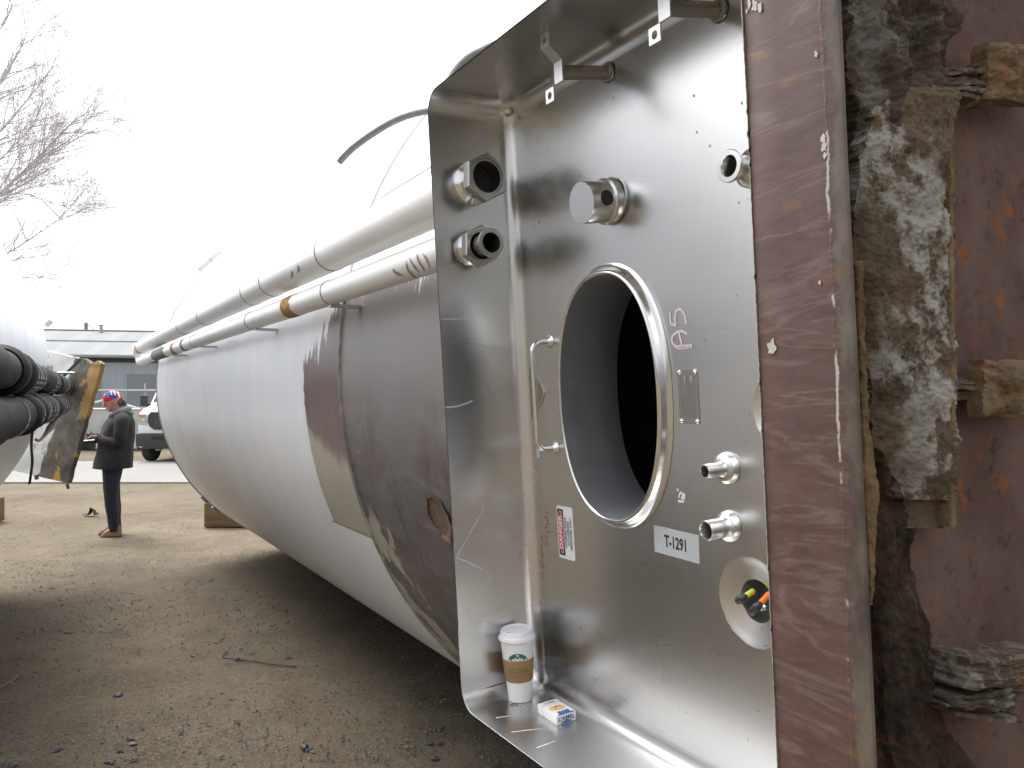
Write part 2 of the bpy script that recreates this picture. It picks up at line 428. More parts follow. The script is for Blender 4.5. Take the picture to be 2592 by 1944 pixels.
# outer housing closing the gap to the shell
m = MB()
m.grid(L, 2, lambda u, v: (lambda q: Q(lerp(-AD, .5, v), *q))(rrect(-.004, .05)[int(round(u * L)) % L]), closed_u=True)
m.build('alcove_housing', SHELL_W, tank)
# manway neck
m = MB(); NS = 96
pf = [(0, -.020), (.0015, -.0225), (.0045, -.0235), (.0075, -.022), (.0105, -.017), (.0135, -.011), (.0165, -.006), (.020, -.0025), (.025, -.0008)]
m.grid(NS, len(pf), lambda u, v: (lambda q: Q(q[1], *oval(2 * pi * u, q[0])))(pf[int(round(v * (len(pf) - 1)))]), closed_u=True)
m.build('manway_neck', steel('manway_polish', (.62, .61, .60), .12, .24, (8, 8, 8)), tank, 60)
m = MB(); pf2 = [(.003, .152), (.0012, .145), (0, .142), (0, .08), (0, 0), (0, -.0195)]
m.grid(NS, len(pf2), lambda u, v: (lambda q: Q(q[1], *oval(2 * pi * u, q[0])))(pf2[int(round(v * (len(pf2) - 1)))]), closed_u=True)
NLM = NT('satin_neck_bore'); n1 = NLM.noise(6, 5, .65, (1, 1, 1)); n2 = NLM.noise(50, 4, .6)
m.build('neck_bore', NLM.set(NLM.mix(n1, (.34, .35, .37), (.58, .59, .61)), NLM.math('ADD', .32, NLM.math('MULTIPLY', n2, .25)), .8), tank, 60)
# inner weld line and dark box added behind the neck to seal out light
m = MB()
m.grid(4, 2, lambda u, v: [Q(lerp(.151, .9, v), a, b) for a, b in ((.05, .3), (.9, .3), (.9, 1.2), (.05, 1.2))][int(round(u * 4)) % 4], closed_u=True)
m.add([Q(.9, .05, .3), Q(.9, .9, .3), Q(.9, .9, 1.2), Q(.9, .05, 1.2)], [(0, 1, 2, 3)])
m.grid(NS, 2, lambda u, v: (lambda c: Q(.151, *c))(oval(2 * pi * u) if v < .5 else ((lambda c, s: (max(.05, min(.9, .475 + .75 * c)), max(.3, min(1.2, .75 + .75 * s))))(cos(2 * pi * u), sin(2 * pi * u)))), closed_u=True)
m.build('vessel_dark_box', plain('vessel_dark', (.02, .02, .021), .5, .3), tank)

# --- nozzles, ferrules, boss and brackets on the back wall
Nin = (Q(1, 0, 0) - Q(0, 0, 0)).normalized()
def part_on_wall(x, y, x_end):
    """foot (s,u) of a fitting whose base shows at x and tip at x_end; returns s,u and its length"""
    s, u = pn(x, y); lo = 0.0
    best = min(range(1, 400), key=lambda k: abs(proj(-k * .001, s, u)[0] - x_end))
    return s, u, best * .001
def proj(n, s, u):
    p = C0 + NV * n + SV * s + UV * u
    X, Y = -SA * p.y + CA * p.x, CA * p.y + SA * p.x
    return 1106 + 1720 * X / Y, 856 - 1720 * p.z / Y
def nozzle(x, y, xe, ro, ri, flare, name, ferrule=False, solid=False, tilt=0.0):
    s, u, ln = part_on_wall(x, y, xe); m = MB(); o = Q(0, s, u); ax = (Q(-1, 0, -tilt) - Q(0, 0, 0)).normalized()
    pf = [(flare * 1.02, .0006), (flare, .004), (flare * .93, .011), (flare * .78, .015), (ro * 1.12, .017), (ro * 1.02, .021), (ro, .026), (ro, ln - .002)]
    if ferrule: pf = [(flare, .0006), (flare * .97, .008), (flare * .82, .014), (ro * 1.1, .020), (ro * .98, .028), (ro * .98, ln - .016), (ro * 1.42, ln - .007), (ro * 1.46, ln - .005), (ro * 1.46, ln - .001), (ro * 1.40, ln)]
    if solid: pf += [(ro - .001, ln), (0, ln)]
    else: pf += [(ro * (1.2 if ferrule else 1) - .001, ln), (ri * 1.06, ln), (ri, ln - .002), (ri, .004)]
    m.lathe(pf, o, ax, 40)
    ob = m.build(name, STEEL_P if ferrule else STEEL, tank, 32)
    if not solid:
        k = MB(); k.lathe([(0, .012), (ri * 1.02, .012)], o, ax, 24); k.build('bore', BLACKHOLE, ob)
    return s, u, ln, ob
nozzle(1572, 1011, 1521, .0135, .0098, .030, 'threaded_nozzle')
nozzle(1576, 1136, 1524, .0185, .0145, .029, 'threaded_nozzle')
nozzle(1624, 364, 1574, .0190, .0175, .034, 'clamp_ferrule', ferrule=True)
s, u, ln, ob = nozzle(1318, 435, 1255, .0440, .03, .050, 'capped_boss', solid=True, tilt=.10)
k = MB(); c = Q(-.042, s, u - .0042); d = (Q(0, 1, 0) - Q(0, 0, 0)).normalized()
k.lathe([(0, .0452), (.0150, .0450), (.0162, .0448), (.0166, .030)], c, (d - Nin * .0).normalized(), 28, rx=(0, 0, 1))
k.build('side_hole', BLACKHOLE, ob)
def bracket(x, y, xe, tilt=.14):
    s, u, ln = part_on_wall(x, y, xe); o = Q(0, s, u); axb = (Q(-1, 0, -tilt) - Q(0, 0, 0)).normalized()
    b = MB(); b.lathe([(.021, .0006), (.019, .005), (.0165, .008), (.0145, .010), (.0145, ln), (0, ln)], o, axb, 24)
    root = b.build('standoff_post', STEEL_M, tank)
    wz = MB()
    for k in range(22):
        a = 2 * pi * k / 22; wz.lathe([(0, .005), (.004, .003), (.0052, 0)], Q(-.003, s + .017 * cos(a), u + .017 * sin(a)), -Nin, 6)
    wz.build('weld_bead', STEEL_M, root)
    u = u - tilt * ln; pts = [(.024, -.064), (.024, -.036), (-.0, -.020), (0, .022), (.030, .046), (.030, .074)]
    m = MB(); w2 = .0145; th = .003
    prof = []
    # strap as a swept ribbon with a hole in each tab
    pth = []
    for i, (a, b_) in enumerate(pts):
        pth.append((a, b_))
    V = []; F = []
    def P(dn, du, side, face): return Q(-ln - dn - face * th, s + side * w2, u + du)
    for i in range(len(pth)):
        for side in (-1, 1):
            for face in (0, 1): V.append(P(pth[i][0], pth[i][1], side, face))
    for i in range(len(pth) - 1):
        if i in (0, len(pth) - 2): continue
        a = i * 4; b_ = a + 4
        F += [(a, b_, b_ + 2, a + 2), (a + 1, a + 3, b_ + 3, b_ + 1), (a, a + 1, b_ + 1, b_), (a + 2, b_ + 2, b_ + 3, a + 3)]
    m.add(V, F)
    for i0, i1 in ((0, 1), (4, 5)):
        d0, d1 = pth[i0][1], pth[i1][1]; cu = (d0 + d1) / 2; dn = pth[i0][0]; NN = 24; hr = .0075
        vv = []; ff = []
        for face in (0, 1):
            for ringk in (0, 1):
                for k in range(NN):
                    a = 2 * pi * k / NN; cx, sx = cos(a), sin(a)
                    if ringk == 0: q = (hr * cx, hr * sx)
                    else:
                        f = min(w2 / max(abs(cx), 1e-6), (abs(d1 - d0) / 2) / max(abs(sx), 1e-6)); q = (f * cx, f * sx)
                    vv.append(Q(-ln - dn - face * th, s + q[0], u + cu + q[1]))
        for k in range(NN):
            k2 = (k + 1) % NN
            ff += [(k, k2, NN + k2, NN + k), (2 * NN + k, 3 * NN + k, 3 * NN + k2, 2 * NN + k2), (k, 2 * NN + k, 2 * NN + k2, k2), (NN + k, NN + k2, 3 * NN + k2, 3 * NN + k)]
        m.add(vv, ff)
    m.build('bracket_strap', plain('satin_light_steel', (.62, .62, .62), .38, .75, .05, 60, .05, .0005), root, 25)
bracket(1314, 157, 1207); bracket(1554, 23, 1436)

# --- the two hexagonal unions on the far side wall
def hexa(x, y, fx, fy, rh, tube_r, bore, ln_hex, ln, far_flange):
    n, s_, u = hit(x, y, 's', 0.0); o = Q(n, 0, u); ax = -Vector((0, 1, 0))
    m = MB()
    m.lathe([(rh * .98, .001), (rh * .95, .012), (rh * .72, .020), (tube_r * .98, .026), (tube_r * .98, ln_hex - .001)], o, ax, 40)
    root = m.build('pipe_stub', STEEL_P, tank)
    # hexagon: ring of quads between circle and hexagon
    hx = MB(); NN = 48; V = []; F = []
    e1 = Vector((0, 0, 1)); e2 = Vector((1, 0, 0))
    def hp(a, rr):
        sec = pi / 3; b = (a % sec) - sec / 2; return rr * cos(sec / 2) / cos(b)
    bor = bore if far_flange is None else tube_r * .98
    ringsl = [(ln_hex, lambda a: hp(a, rh * 1.1)), (ln_hex + .022, lambda a: hp(a, rh * 1.1)), (ln_hex + .025, lambda a: hp(a, rh * 1.1) * .95), (ln_hex + .0252, lambda a: bor * 1.16), (ln_hex + .021, lambda a: bor * 1.13), (ln_hex + .021, lambda a: bor * 1.03), (ln_hex + .0225, lambda a: bor), (ln_hex - .03, lambda a: bor)]
    for t, fr_ in ringsl:
        for k in range(NN):
            a = 2 * pi * k / NN + .26; rr = fr_(a - .0)
            V.append(o + ax * t + e1 * (rr * cos(a)) + e2 * (rr * sin(a)))
    for i in range(len(ringsl) - 1):
        for k in range(NN):
            k2 = (k + 1) % NN; F.append((i * NN + k, i * NN + k2, (i + 1) * NN + k2, (i + 1) * NN + k))
    F.append(tuple(range(NN)))
    hx.add(V, F[:-1]); hx.build('hex_nut', STEEL_D, root, 25)
    d0 = ln_hex - .028
    if far_flange:
        t = MB(); r2 = far_flange; L2 = ln_hex + ln
        t.lathe([(r2 * .80, ln_hex + .01), (r2 * .80, L2 - .014), (r2 * .98, L2 - .010), (r2, L2 - .008), (r2, L2 - .001), (r2 * .97, L2), (bore * 1.04, L2), (bore, L2 - .002), (bore, ln_hex - .03)], o, ax, 48)
        t.build('ferrule_tube', STEEL_D, root, 30)
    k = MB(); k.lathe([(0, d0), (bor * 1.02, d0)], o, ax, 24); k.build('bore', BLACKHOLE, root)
hexa(1017, 399, 0, 0, .0545, .042, .0375, .062, .0, None)
hexa(1020, 538, 0, 0, .047, .033, .0235, .030, .070, .0345)

# --- handle, plaques, stickers and marks (all lie on their wall)
hs0, hu0 = pn(1190, 738); hs1, hu1 = pn(1198, 968)
ln = .052; m = MB(); path = []
hm = (hs0 + hs1) / 2; rr = .022
path += [Q(0, hm, hu0), Q(-ln + rr, hm, hu0)]
path += [Q(-ln + rr - rr * sin(t), hm, hu0 - rr + rr * cos(t)) for t in [pi / 2 * k / 6 for k in range(1, 7)]]
path += [Q(-ln + rr - rr * cos(t), hm, hu1 + rr - rr * sin(t)) for t in [pi / 2 * k / 6 for k in range(0, 7)]]
path += [Q(0, hm, hu1)]
m.tube(path, .0068, 14)
hd = m.build('grab_handle', STEEL_P, tank, 50)
m = MB()
for uu in (hu0, hu1): m.lathe([(.0068, .010), (.0095, .006), (.014, .002), (.017, .0005)], Q(0, hm, uu), -Nin, 20)
m.each('handle_foot', STEEL_P, hd, 50)

def on_wall(s0, u0, e=.0012, rot=0.0):
    """2-D frame on the back wall; rot in degrees; x to the right (towards the camera), y up"""
    c, s = cos(radians(rot)), sin(radians(rot))
    return lambda x, y, t=0: Q(-e + t, s0 + x * c - y * s, u0 + x * s + y * c)
def rrp(w_, h_, r, n=6):
    P = []
    for (cx, cy, a) in ((w_ / 2 - r, h_ / 2 - r, 0), (-w_ / 2 + r, h_ / 2 - r, 90), (-w_ / 2 + r, -h_ / 2 + r, 180), (w_ / 2 - r, -h_ / 2 + r, 270)):
        for k in range(n): t = radians(a + 90 * k / (n - 1)); P.append((cx + r * cos(t), cy + r * sin(t)))
    return P
LABW = plain('label_white', (.66, .67, .69), .4, 0, .03, 20, .02)
INK = plain('ink_black', (.02, .02, .022), .5); RED = plain('label_red', (.50, .015, .03), .45, 0, .05)
TAGG = plain('tag_grey', (.36, .38, .40), .45, 0, .06, 12, .05)
# danger sign, turned a quarter: its text reads upwards
tlc = pn(1201, 1090); trc = pn(1236, 1098); blc = pn(1210, 1203); brc = pn(1243, 1213)
cs, cu = (tlc[0] + trc[0] + blc[0] + brc[0]) / 4, (tlc[1] + trc[1] + blc[1] + brc[1]) / 4
dw = ((trc[0] - tlc[0]) + (brc[0] - blc[0])) / 2; dh = ((tlc[1] - blc[1]) + (trc[1] - brc[1])) / 2
DR = 91.0
fr = on_wall(cs, cu, .0010, DR)          # x runs up the wall, y points to the far side
m = MB(); m.prism(rrp(dh, dw, .006), fr, .0009); dsg = m.build('danger_sign', LABW, tank)
tag(dsg, 'white danger sticker with black panel, red oval and confined space wording')
fr1 = on_wall(cs, cu, .0014, DR); fr2 = on_wall(cs, cu, .0018, DR); fr3 = on_wall(cs, cu, .0022, DR); fr4 = on_wall(cs, cu, .0026, DR)
bw = dw * .37; yc = dw / 2 - .05 * dw - bw / 2
m = MB(); m.prism([(x, y + yc) for x, y in rrp(dh * .88, bw, .0006)], fr1, .0003); m.build('black_panel', INK, dsg)
def ell(a, b, n=40): return [(a * abs(cos(t)) ** .75 * (1 if cos(t) > 0 else -1), b * abs(sin(t)) ** .8 * (1 if sin(t) > 0 else -1)) for t in [2 * pi * k / n for k in range(n)]]
m = MB(); m.prism([(x, y + yc) for x, y in ell(dh * .405, bw * .42)], fr2, .0003); m.build('white_oval', LABW, dsg)
m = MB(); m.prism([(x, y + yc) for x, y in ell(dh * .392, bw * .37)], fr3, .0003); m.build('red_oval', RED, dsg)
m = text_mb('DANGER', lambda x, y: fr4(x, y + yc), bw * .70, .03, dh * .66 / (bw * .70 * 4.15)); m.build('danger_lettering', LABW, dsg)
rest = dw / 2 - .42 * dw
for i, (tx, wd) in enumerate((('CONFINED SPACE', .70), ('AUTHORIZED', .52), ('PERSONNEL ONLY', .72))):
    ty = dw * (.5 - .46 - .165 * i - .07); hgt = dw * .155
    k = text_mb(tx, lambda x, y: fr2(x, y + ty), hgt, .022, dh * wd / (hgt * .70 * len(tx))); k.build('wording', INK, dsg)
# tank number tag
q = [pn(1413, 1136), pn(1510, 1155), pn(1511, 1214), pn(1415, 1195)]
cs, cu = sum(p[0] for p in q) / 4, sum(p[1] for p in q) / 4
tw = (q[1][0] - q[0][0] + q[2][0] - q[3][0]) / 2; thh = (q[0][1] - q[3][1] + q[1][1] - q[2][1]) / 2
fr = on_wall(cs, cu, .001, -1.0); fr2 = on_wall(cs, cu, .0014, -1.0)
m = MB(); m.prism(rrp(tw, thh, .0012, 3), fr, .0009); tg = m.build('number_tag', TAGG, tank)
tag(tg, 'grey sticker reading T-1291')
m = text_mb('T-1291', lambda x, y: fr2(x, y), thh * .60, .03, tw * .50 / (thh * .60 * 2.85)); m.build('number_lettering', INK, tg)
# data plate with rivets and rows of stamped text
q = [pn(1463, 799), pn(1505, 798), pn(1515, 916), pn(1470, 915)]
cs, cu = sum(p[0] for p in q) / 4, sum(p[1] for p in q) / 4
pw = ((q[1][0] - q[0][0]) + (q[2][0] - q[3][0])) / 2; ph = ((q[0][1] - q[3][1]) + (q[1][1] - q[2][1])) / 2
fr = on_wall(cs, cu, .0016); m = MB(); m.prism(rrp(pw, ph, .002, 4), fr, .0015); dp = m.build('data_plate', STEEL_D, tank)
m = MB()
for a in (-1, 1):
    for b in (-1, 1): m.lathe([(0, .0045), (.003, .0036), (.0046, .0014), (.005, 0)], fr(a * (pw / 2 - .006), b * (ph / 2 - .005)), -Nin, 12)
m.each('rivet', STEEL_P, dp)
m = MB(); rnd = random.Random(3)
for c in range(8):
    x = -pw / 2 + .010 + c * (pw - .020) / 7; y = -ph / 2 + .012
    while y < ph / 2 - (.014 if c not in (1, 2) else .05):
        l = rnd.uniform(.0012, .004)
        m.prism([(x - .0008, y), (x + .0008, y), (x + .0008, y + l), (x - .0008, y + l)], on_wall(cs, cu, .0020), .0002); y += l + rnd.uniform(.0008, .0022)
m.build('stamped_rows', plain('stamping', (.22, .22, .215), .5, .6), dp)
m = MB()
for (x, y0, n) in ((-.009, .028, 5), (.006, .030, 4), (.010, .027, 6)):
    for k in range(n): m.prism([(x + (k % 2) * .002, y0 + k * .0028), (x + .002 + (k % 2) * .002, y0 + k * .0028 + .0004), (x + .002 + (k % 2) * .002, y0 + k * .0028 + .0016), (x + (k % 2) * .002, y0 + k * .0028 + .0012)], on_wall(cs, cu, .0021), .0002)
m.build('punched_digits', LABW, dp)
# maker's badge behind the handle: pointed shield, flat edge hidden by the handle bar
bs, bu = pn(1163, 848); m = MB(); fr = on_wall(bs, bu, .0014)
bp = [(-.060, .0)] + [(-.060 + .115 * (k / 9), .086 * (1 - (k / 9) ** 1.6)) for k in range(1, 9)] + [(.056, 0)]
tp = pn(1176, 848)[0] - bs; lft = pn(1136, 848)[0] - bs
bp = []
for k in range(21):
    t = -1 + 2 * k / 20; bp.append((lft + (tp - lft) * (1 - abs(t) ** 1.45), .082 * t))
for k in range(19, 0, -1):
    t = -1 + 2 * k / 20; bp.append((lft - .012 * (1 - t * t), .082 * t))
m.prism(bp, fr, .0013); bdg = m.build('maker_badge', STEEL_D, tank)
m = MB(); m.tube([fr(*p) for p in bp[:21]], .0011, 5); m.build('badge_rim', STEEL_P, bdg)
m = MB(); rnd = random.Random(5)
for xx, l0 in ((-.006, .050), (.006, .020), (.014, .030)):
    y = -l0
    while y < l0: l = rnd.uniform(.002, .005); m.prism([(xx, y), (xx + .0016, y), (xx + .0016, y + l), (xx, y + l)], on_wall(bs, bu, .0019), .0003); y += l + .002
m.build('badge_engraving', plain('engraving', (.36, .35, .33), .4, .8), bdg)
# small pale blue sticker under the handle's lower leg
q0, q1 = pn(1158, 943), pn(1167, 990); m = MB(); m.prism([(x, y) for x, y in rrp(q1[0] - q0[0], q0[1] - q1[1], .002, 4)], on_wall((q0[0] + q1[0]) / 2, (q0[1] + q1[1]) / 2, .001), .0008)
m.build('blue_sticker', plain('pale_blue', (.42, .50, .57), .5), tank)

def stroke(mb, pts, wd, fr, tfun=None):
    """flat ribbon along 2-D points in frame fr"""
    P = [Vector(p) for p in pts]
    vs = []
    for i, p in enumerate(P):
        d = (P[min(i + 1, len(P) - 1)] - P[max(i - 1, 0)]).normalized(); n = Vector((-d.y, d.x)) * wd / 2 * (1 + .25 * nz((p.x, p.y, 0), 90))
        vs += [fr(*(p + n)), fr(*(p - n))]
    mb.add(vs, [(2 * i, 2 * i + 1, 2 * i + 3, 2 * i + 2) for i in range(len(P) - 1)])
def curve(pts, n=6):
    out = []
    for i in range(len(pts) - 1):
        p0, p1, p2, p3 = pts[max(i - 1, 0)], pts[i], pts[i + 1], pts[min(i + 2, len(pts) - 1)]
        for k in range(n):
            t = k / n
            out.append(tuple(.5 * (2 * b + (c - a) * t + (2 * a - 5 * b + 4 * c - d) * t * t + (-a + 3 * b - 3 * c + d) * t ** 3) for a, b, c, d in zip(p0, p1, p2, p3)))
    return out + [pts[-1]]
def walls(pts, n=0.0): return [pn(x, y, n) for x, y in pts]
frw = lambda x, y, t=0: Q(-.0009 + t, x, y)
PINK = plain('chalk_pink', (.62, .50, .55), .9, 0, .1, 200); RUST = plain('red_marker', (.32, .06, .055), .8, 0, .3, 200)
m = MB()
X = lambda cx, cy: ((1640 + cx * .3257) * .8534, (760 + cy * .3257) * .8534)    # crop pixels -> sheet pixels
for st in ([(172, 95), (180, 185)], [(180, 185), (222, 196)], [(222, 196), (212, 140), (222, 90), (245, 68), (275, 88), (292, 130), (297, 185)],
           [(345, 360), (240, 374)], [(240, 374), (196, 335), (190, 285), (225, 250), (270, 240), (305, 262)], [(243, 250), (258, 310), (272, 370)]):
    stroke(m, curve(walls([X(*p) for p in st])), .0052, frw)
stroke(m, curve(walls([X(232, 365), X(290, 362), X(345, 355)])), .008, frw)
mk = m.build('chalk_writing', PINK, tank); tag(mk, 'pale pink chalk writing A5')
m = MB()
for st in ([(235, 1560), (285, 1565)], [(240, 1535), (255, 1495), (275, 1512), (262, 1538), (285, 1535), (284, 1500)], [(228, 1478), (240, 1468)]):
    stroke(m, curve(walls([X(*p) for p in st])), .0045, frw)
mk = m.build('chalk_writing', PINK, tank); tag(mk, 'small pink chalk number 12 with a dot')
# faint red scribble
m = MB(); rnd = random.Random(9)
for y0, y1, x0 in ((1105, 1180, 1182), (1150, 1250, 1172)):
    y = y0
    while y < y1:
        x = x0 + rnd.uniform(-3, 3); stroke(m, curve(walls([(x - 3, y), (x + rnd.uniform(0, 5), y + 2), (x - 2, y + rnd.uniform(3, 6))])), .0013, frw); y += rnd.uniform(6, 11)
m.build('red_scribble', RUST, tank)
# chalk lines on the far side wall and the sill
CH = plain('chalk_lilac', (.50, .48, .56), .9, 0, .1, 200)
def sidew(pts): return [(lambda r: (r[0], r[2]))(hit(x, y, 's', 0.0)) for x, y in pts]
frs = lambda x, y, t=0: Q(x, .0009 + t, y)
for st, wd in (([(955, 689), (985, 690), (1012, 686)], .003), ([(962, 880), (990, 877), (1020, 866)], .0035), ([(1046, 1094), (1015, 1150), (985, 1204)], .004), ([(985, 1204), (1010, 1214), (1040, 1229)], .004)):
    m = MB(); stroke(m, curve(sidew(st)), wd, frs); m.build('chalk_line', CH, tank)
def floorw(pts): return [(lambda r: (r[0], r[1]))(hit(x, y, 'u', 0.0)) for x, y in pts]
frf = lambda x, y, t=0: Q(x, y, .0009 + t)
m = MB()
for st in ([(1072, 1551), (1108, 1546)], [(1105, 1582), (1172, 1574)], [(1160, 1616), (1200, 1601)]): stroke(m, curve(floorw(st)), .0022, frf)
m.each('chalk_tick', plain('chalk_white', (.6, .6, .58), .9), tank)

rnd = random.Random(21); m = MB()
for i in range(110):
    s, u = rnd.uniform(.05, .97), rnd.uniform(.05, 1.45)
    if ((s - MC[0]) / (MRX + .03)) ** 2 + ((u - MC[1]) / (MRY + .03)) ** 2 < 1.1: continue
    r = rnd.uniform(.0007, .0022); m.prism([(s + r * cos(a) * .7, u + r * sin(a) * rnd.uniform(.9, 1.6)) for a in [2 * pi * k / 7 for k in range(7)]], lambda a, b, t=0: Q(-.0009 + t, a, b), .0004)
tag(m.build('metal_specks', plain('speck_grey', (.27, .265, .255), .6, .5, .4, 200), tank), kind='stuff')
# --- test leads in the dished port
ps, pu = port[0]; nd = lambda n, x, y: Q(n, ps + x, pu + y)
PLY = plain('plastic_yellow', (.60, .66, .05), .35); PLO = plain('plastic_orange', (.80, .16, .01), .35); RUB = plain('rubber_black', (.018, .018, .02), .55)
def lead(xa, xb, ncol, xc):
    """plastic sleeve from pixel xa to xb, black clip from xa to xc"""
    a = hit(*xa, 'n', -.030); b = hit(*xb, 'n', .004); c = hit(*xc, 'n', -.030)
    m = MB(); m.tube([Q(*a), Q(*b)], .0052, 12); o = m.build('cable_sleeve', ncol, tank)
    k = MB(); k.tube(curve([tuple(Q(*lerp3(a, b, .12))), tuple(Q(*a)), tuple(Q(*lerp3(a, c, .6))), tuple(Q(*c))], 4), [.0058] * 5 + [.0078] * 5 + [.0072, .0066, .0035], 12)
    k.build('cable_boot', RUB, o)
def lerp3(a, b, t): return tuple(lerp(x, y, t) for x, y in zip(a, b))
lead((1606, 1291), (1626, 1277), PLY, (1592, 1299)); lead((1638, 1308), (1661, 1283), PLO, (1622, 1324))
m = MB(); m.lathe([(.0, .0062), (.005, .0045), (.006, 0)], Q(*hit(1649, 1312, 'n', -.02)), -Nin, 12); m.build('clip_screw', STEEL_P, tank)
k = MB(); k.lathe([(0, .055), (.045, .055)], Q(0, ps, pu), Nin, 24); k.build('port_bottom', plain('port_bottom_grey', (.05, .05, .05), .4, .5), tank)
k = MB(); k.lathe([(0, .045), (.04, .045)], Q(0, *port[1]), Nin, 24); k.build('port_bottom', STEEL_D, tank)

# --- near cover strip, flush with the opening, its metal edge and its bend
S1, S2 = 1.003, 1.150
def strip_mat():
    t = NT('maroon_cover_strip'); x, y, z = t.xyz()[0:3]
    yy = t.math('MULTIPLY', t.math('ADD', y, A0 - 1.77), -1.0)      # = s
    wv = t.noise(7, 6, .6, (1, .55, 2.2), dist=1.8); fine = t.noise(60, 5, .7, (1, .5, 2))
    c = t.mix(t.ramp(wv, [(.3, 0), (.7, 1)]), (.068, .034, .028), (.098, .058, .050))
    wisps = t.ramp(t.noise(3.2, 9, .6, (1, .55, 2.6), dist=1.6, loc=(1, 5, 2)), [(.47, 0), (.5, 1), (.53, 0)])
    c = t.mix(t.math('MULTIPLY', t.math('MULTIPLY', wisps, wv), .5), c, (.22, .175, .15))
    c = t.mix(t.math('MULTIPLY', t.ramp(fine, [(.5, 0), (.75, 1)]), .3), c, (.16, .12, .115))
    ora = t.math('MULTIPLY', t.ramp(t.noise(3, 6, .6, (1, 1.2, 5), dist=1.4, loc=(0, 0, 4.2)), [(.60, 0), (.68, 1)]), .5)
    c = t.mix(ora, c, (.19, .10, .04))
    jit = t.math('MULTIPLY', t.math('SUBTRACT', t.noise(8, 7, .75), .5), .07)
    e = t.step(t.math('ADD', yy, jit), S2 - .020, S2 - .012)
    grey = t.mix(t.ramp(t.noise(13, 7, .7, (1, 1, .5)), [(.35, 0), (.7, 1)]), (.060, .045, .036), (.17, .145, .115))
    grey = t.mix(ora, grey, (.19, .10, .04))
    c = t.mix(e, c, grey)
    jl = t.math('MULTIPLY', t.math('SUBTRACT', t.noise(14, 6, .8, loc=(3, 3, 3)), .5), .02)
    ln = t.step(t.math('ABSOLUTE', t.math('ADD', t.math('SUBTRACT', yy, S2 - .026), jl)), .0028, .0012)
    lg = t.ramp(t.noise(5, 5, .7, (1, 1, 1), loc=(2, 2, 8)), [(.51, 0), (.55, 1)])
    c = t.mix(t.math('MULTIPLY', ln, lg), c, (.36, .35, .30))
    pk = t.math('MULTIPLY', t.ramp(t.voro(26, (1, 1, .55)), [(.06, 1), (.11, 0)]), t.ramp(t.noise(4.4, 3, .5, loc=(8, 1, 1)), [(.60, 0), (.66, 1)]))
    c = t.mix(t.math('MULTIPLY', pk, .7), c, (.50, .48, .40))
    t.bump(wv, .12, .004); t.bump(fine, .12, .001); t.bump(ln, .3, .002)
    return t.set(c, t.math('ADD', .38, t.math('MULTIPLY', fine, .2)), 0, .4)
def sedge(x0, x1, off=-AD - .002):          # straight edge of the strip through two sighted points -> s as a function of u
    a, b = pn(x0, 0, off), pn(x1, 1659, off)
    return lambda u: a[0] + (b[0] - a[0]) * (u - a[1]) / (b[1] - a[1])
eL, eR = sedge(1604, 1695), sedge(1809, 1888)
m = MB(); SM = strip_mat()
prof = [(-AD - .0012, 0, .0), (-AD - .002, 0, .001), (-AD - .002, .35, 0), (-AD - .002, .7, 0), (-AD - .002, 1, -.006), (-AD + .0, 1, -.0015), (-AD + .004, 1, 0), (-AD + .006, 1, -.002), (-AD + .003, 1, -.012), (-AD + .003, 0, .0)]
NV_ = 120
def spt(q, v):
    u = lerp(-.12, AH + .12, v); a, b = min(eL(u), S1), eR(u)
    return Q(q[0] + .0009 * nz((q[1] * 3, v * 7, 0)), lerp(a, b, q[1]) + q[2], u)
m.grid(len(prof), NV_, lambda u, v: spt(prof[int(round(u * len(prof))) % len(prof)], v), closed_u=True)
cs_ = m.build('cover_strip', SM, tank, 40)
m = MB()
def burr(v): return .0012 * nz((v * 220, 1, 0)) + (.0022 if nz((v * 160, 4, 0)) > .42 else 0)
def ept(u, v):
    uu = lerp(-.1, AH + .1, v); k = int(round(u * 2))
    return Q(-AD - .0035 + (0, .001, .006)[k], min(eL(uu), S1) - .0012 - (.0, .0018, 0)[k] - burr(v) * .8, uu)
m.grid(3, 420, ept)
m.build('cut_sheet_edge', plain('raw_cut_edge', (.40, .37, .31), .45, .4, .4, 150), cs_, 80)
# paint chips on the strip
m = MB(); rnd = random.Random(2)
for (x, y, rr_) in ((1666, 750, .0075), (1629, 12, .006), (1640, 18, .005), (1618, 8, .005), (1612, 24, .002), (1762, 118, .003), (1777, 300, .004), (1779, 318, .0045), (1781, 335, .003), (1770, 610, .002)):
    s, u = pn(x, y, -AD - .0035); P = []
    for k in range(18):
        a = 2 * pi * k / 18; q = rr_ * (1 + .8 * nz((cos(a) * 1.7 + x, sin(a) * 1.7 + y, 1))); P.append((s + q * cos(a) * .8, u + q * sin(a) * 1.25))
    m.prism(P, lambda a, b, t=0: Q(-AD - .0032 + t, a, b), .0006)
m.each('paint_chip', plain('bare_cream', (.42, .41, .36), .6, 0, .15, 60), cs_)

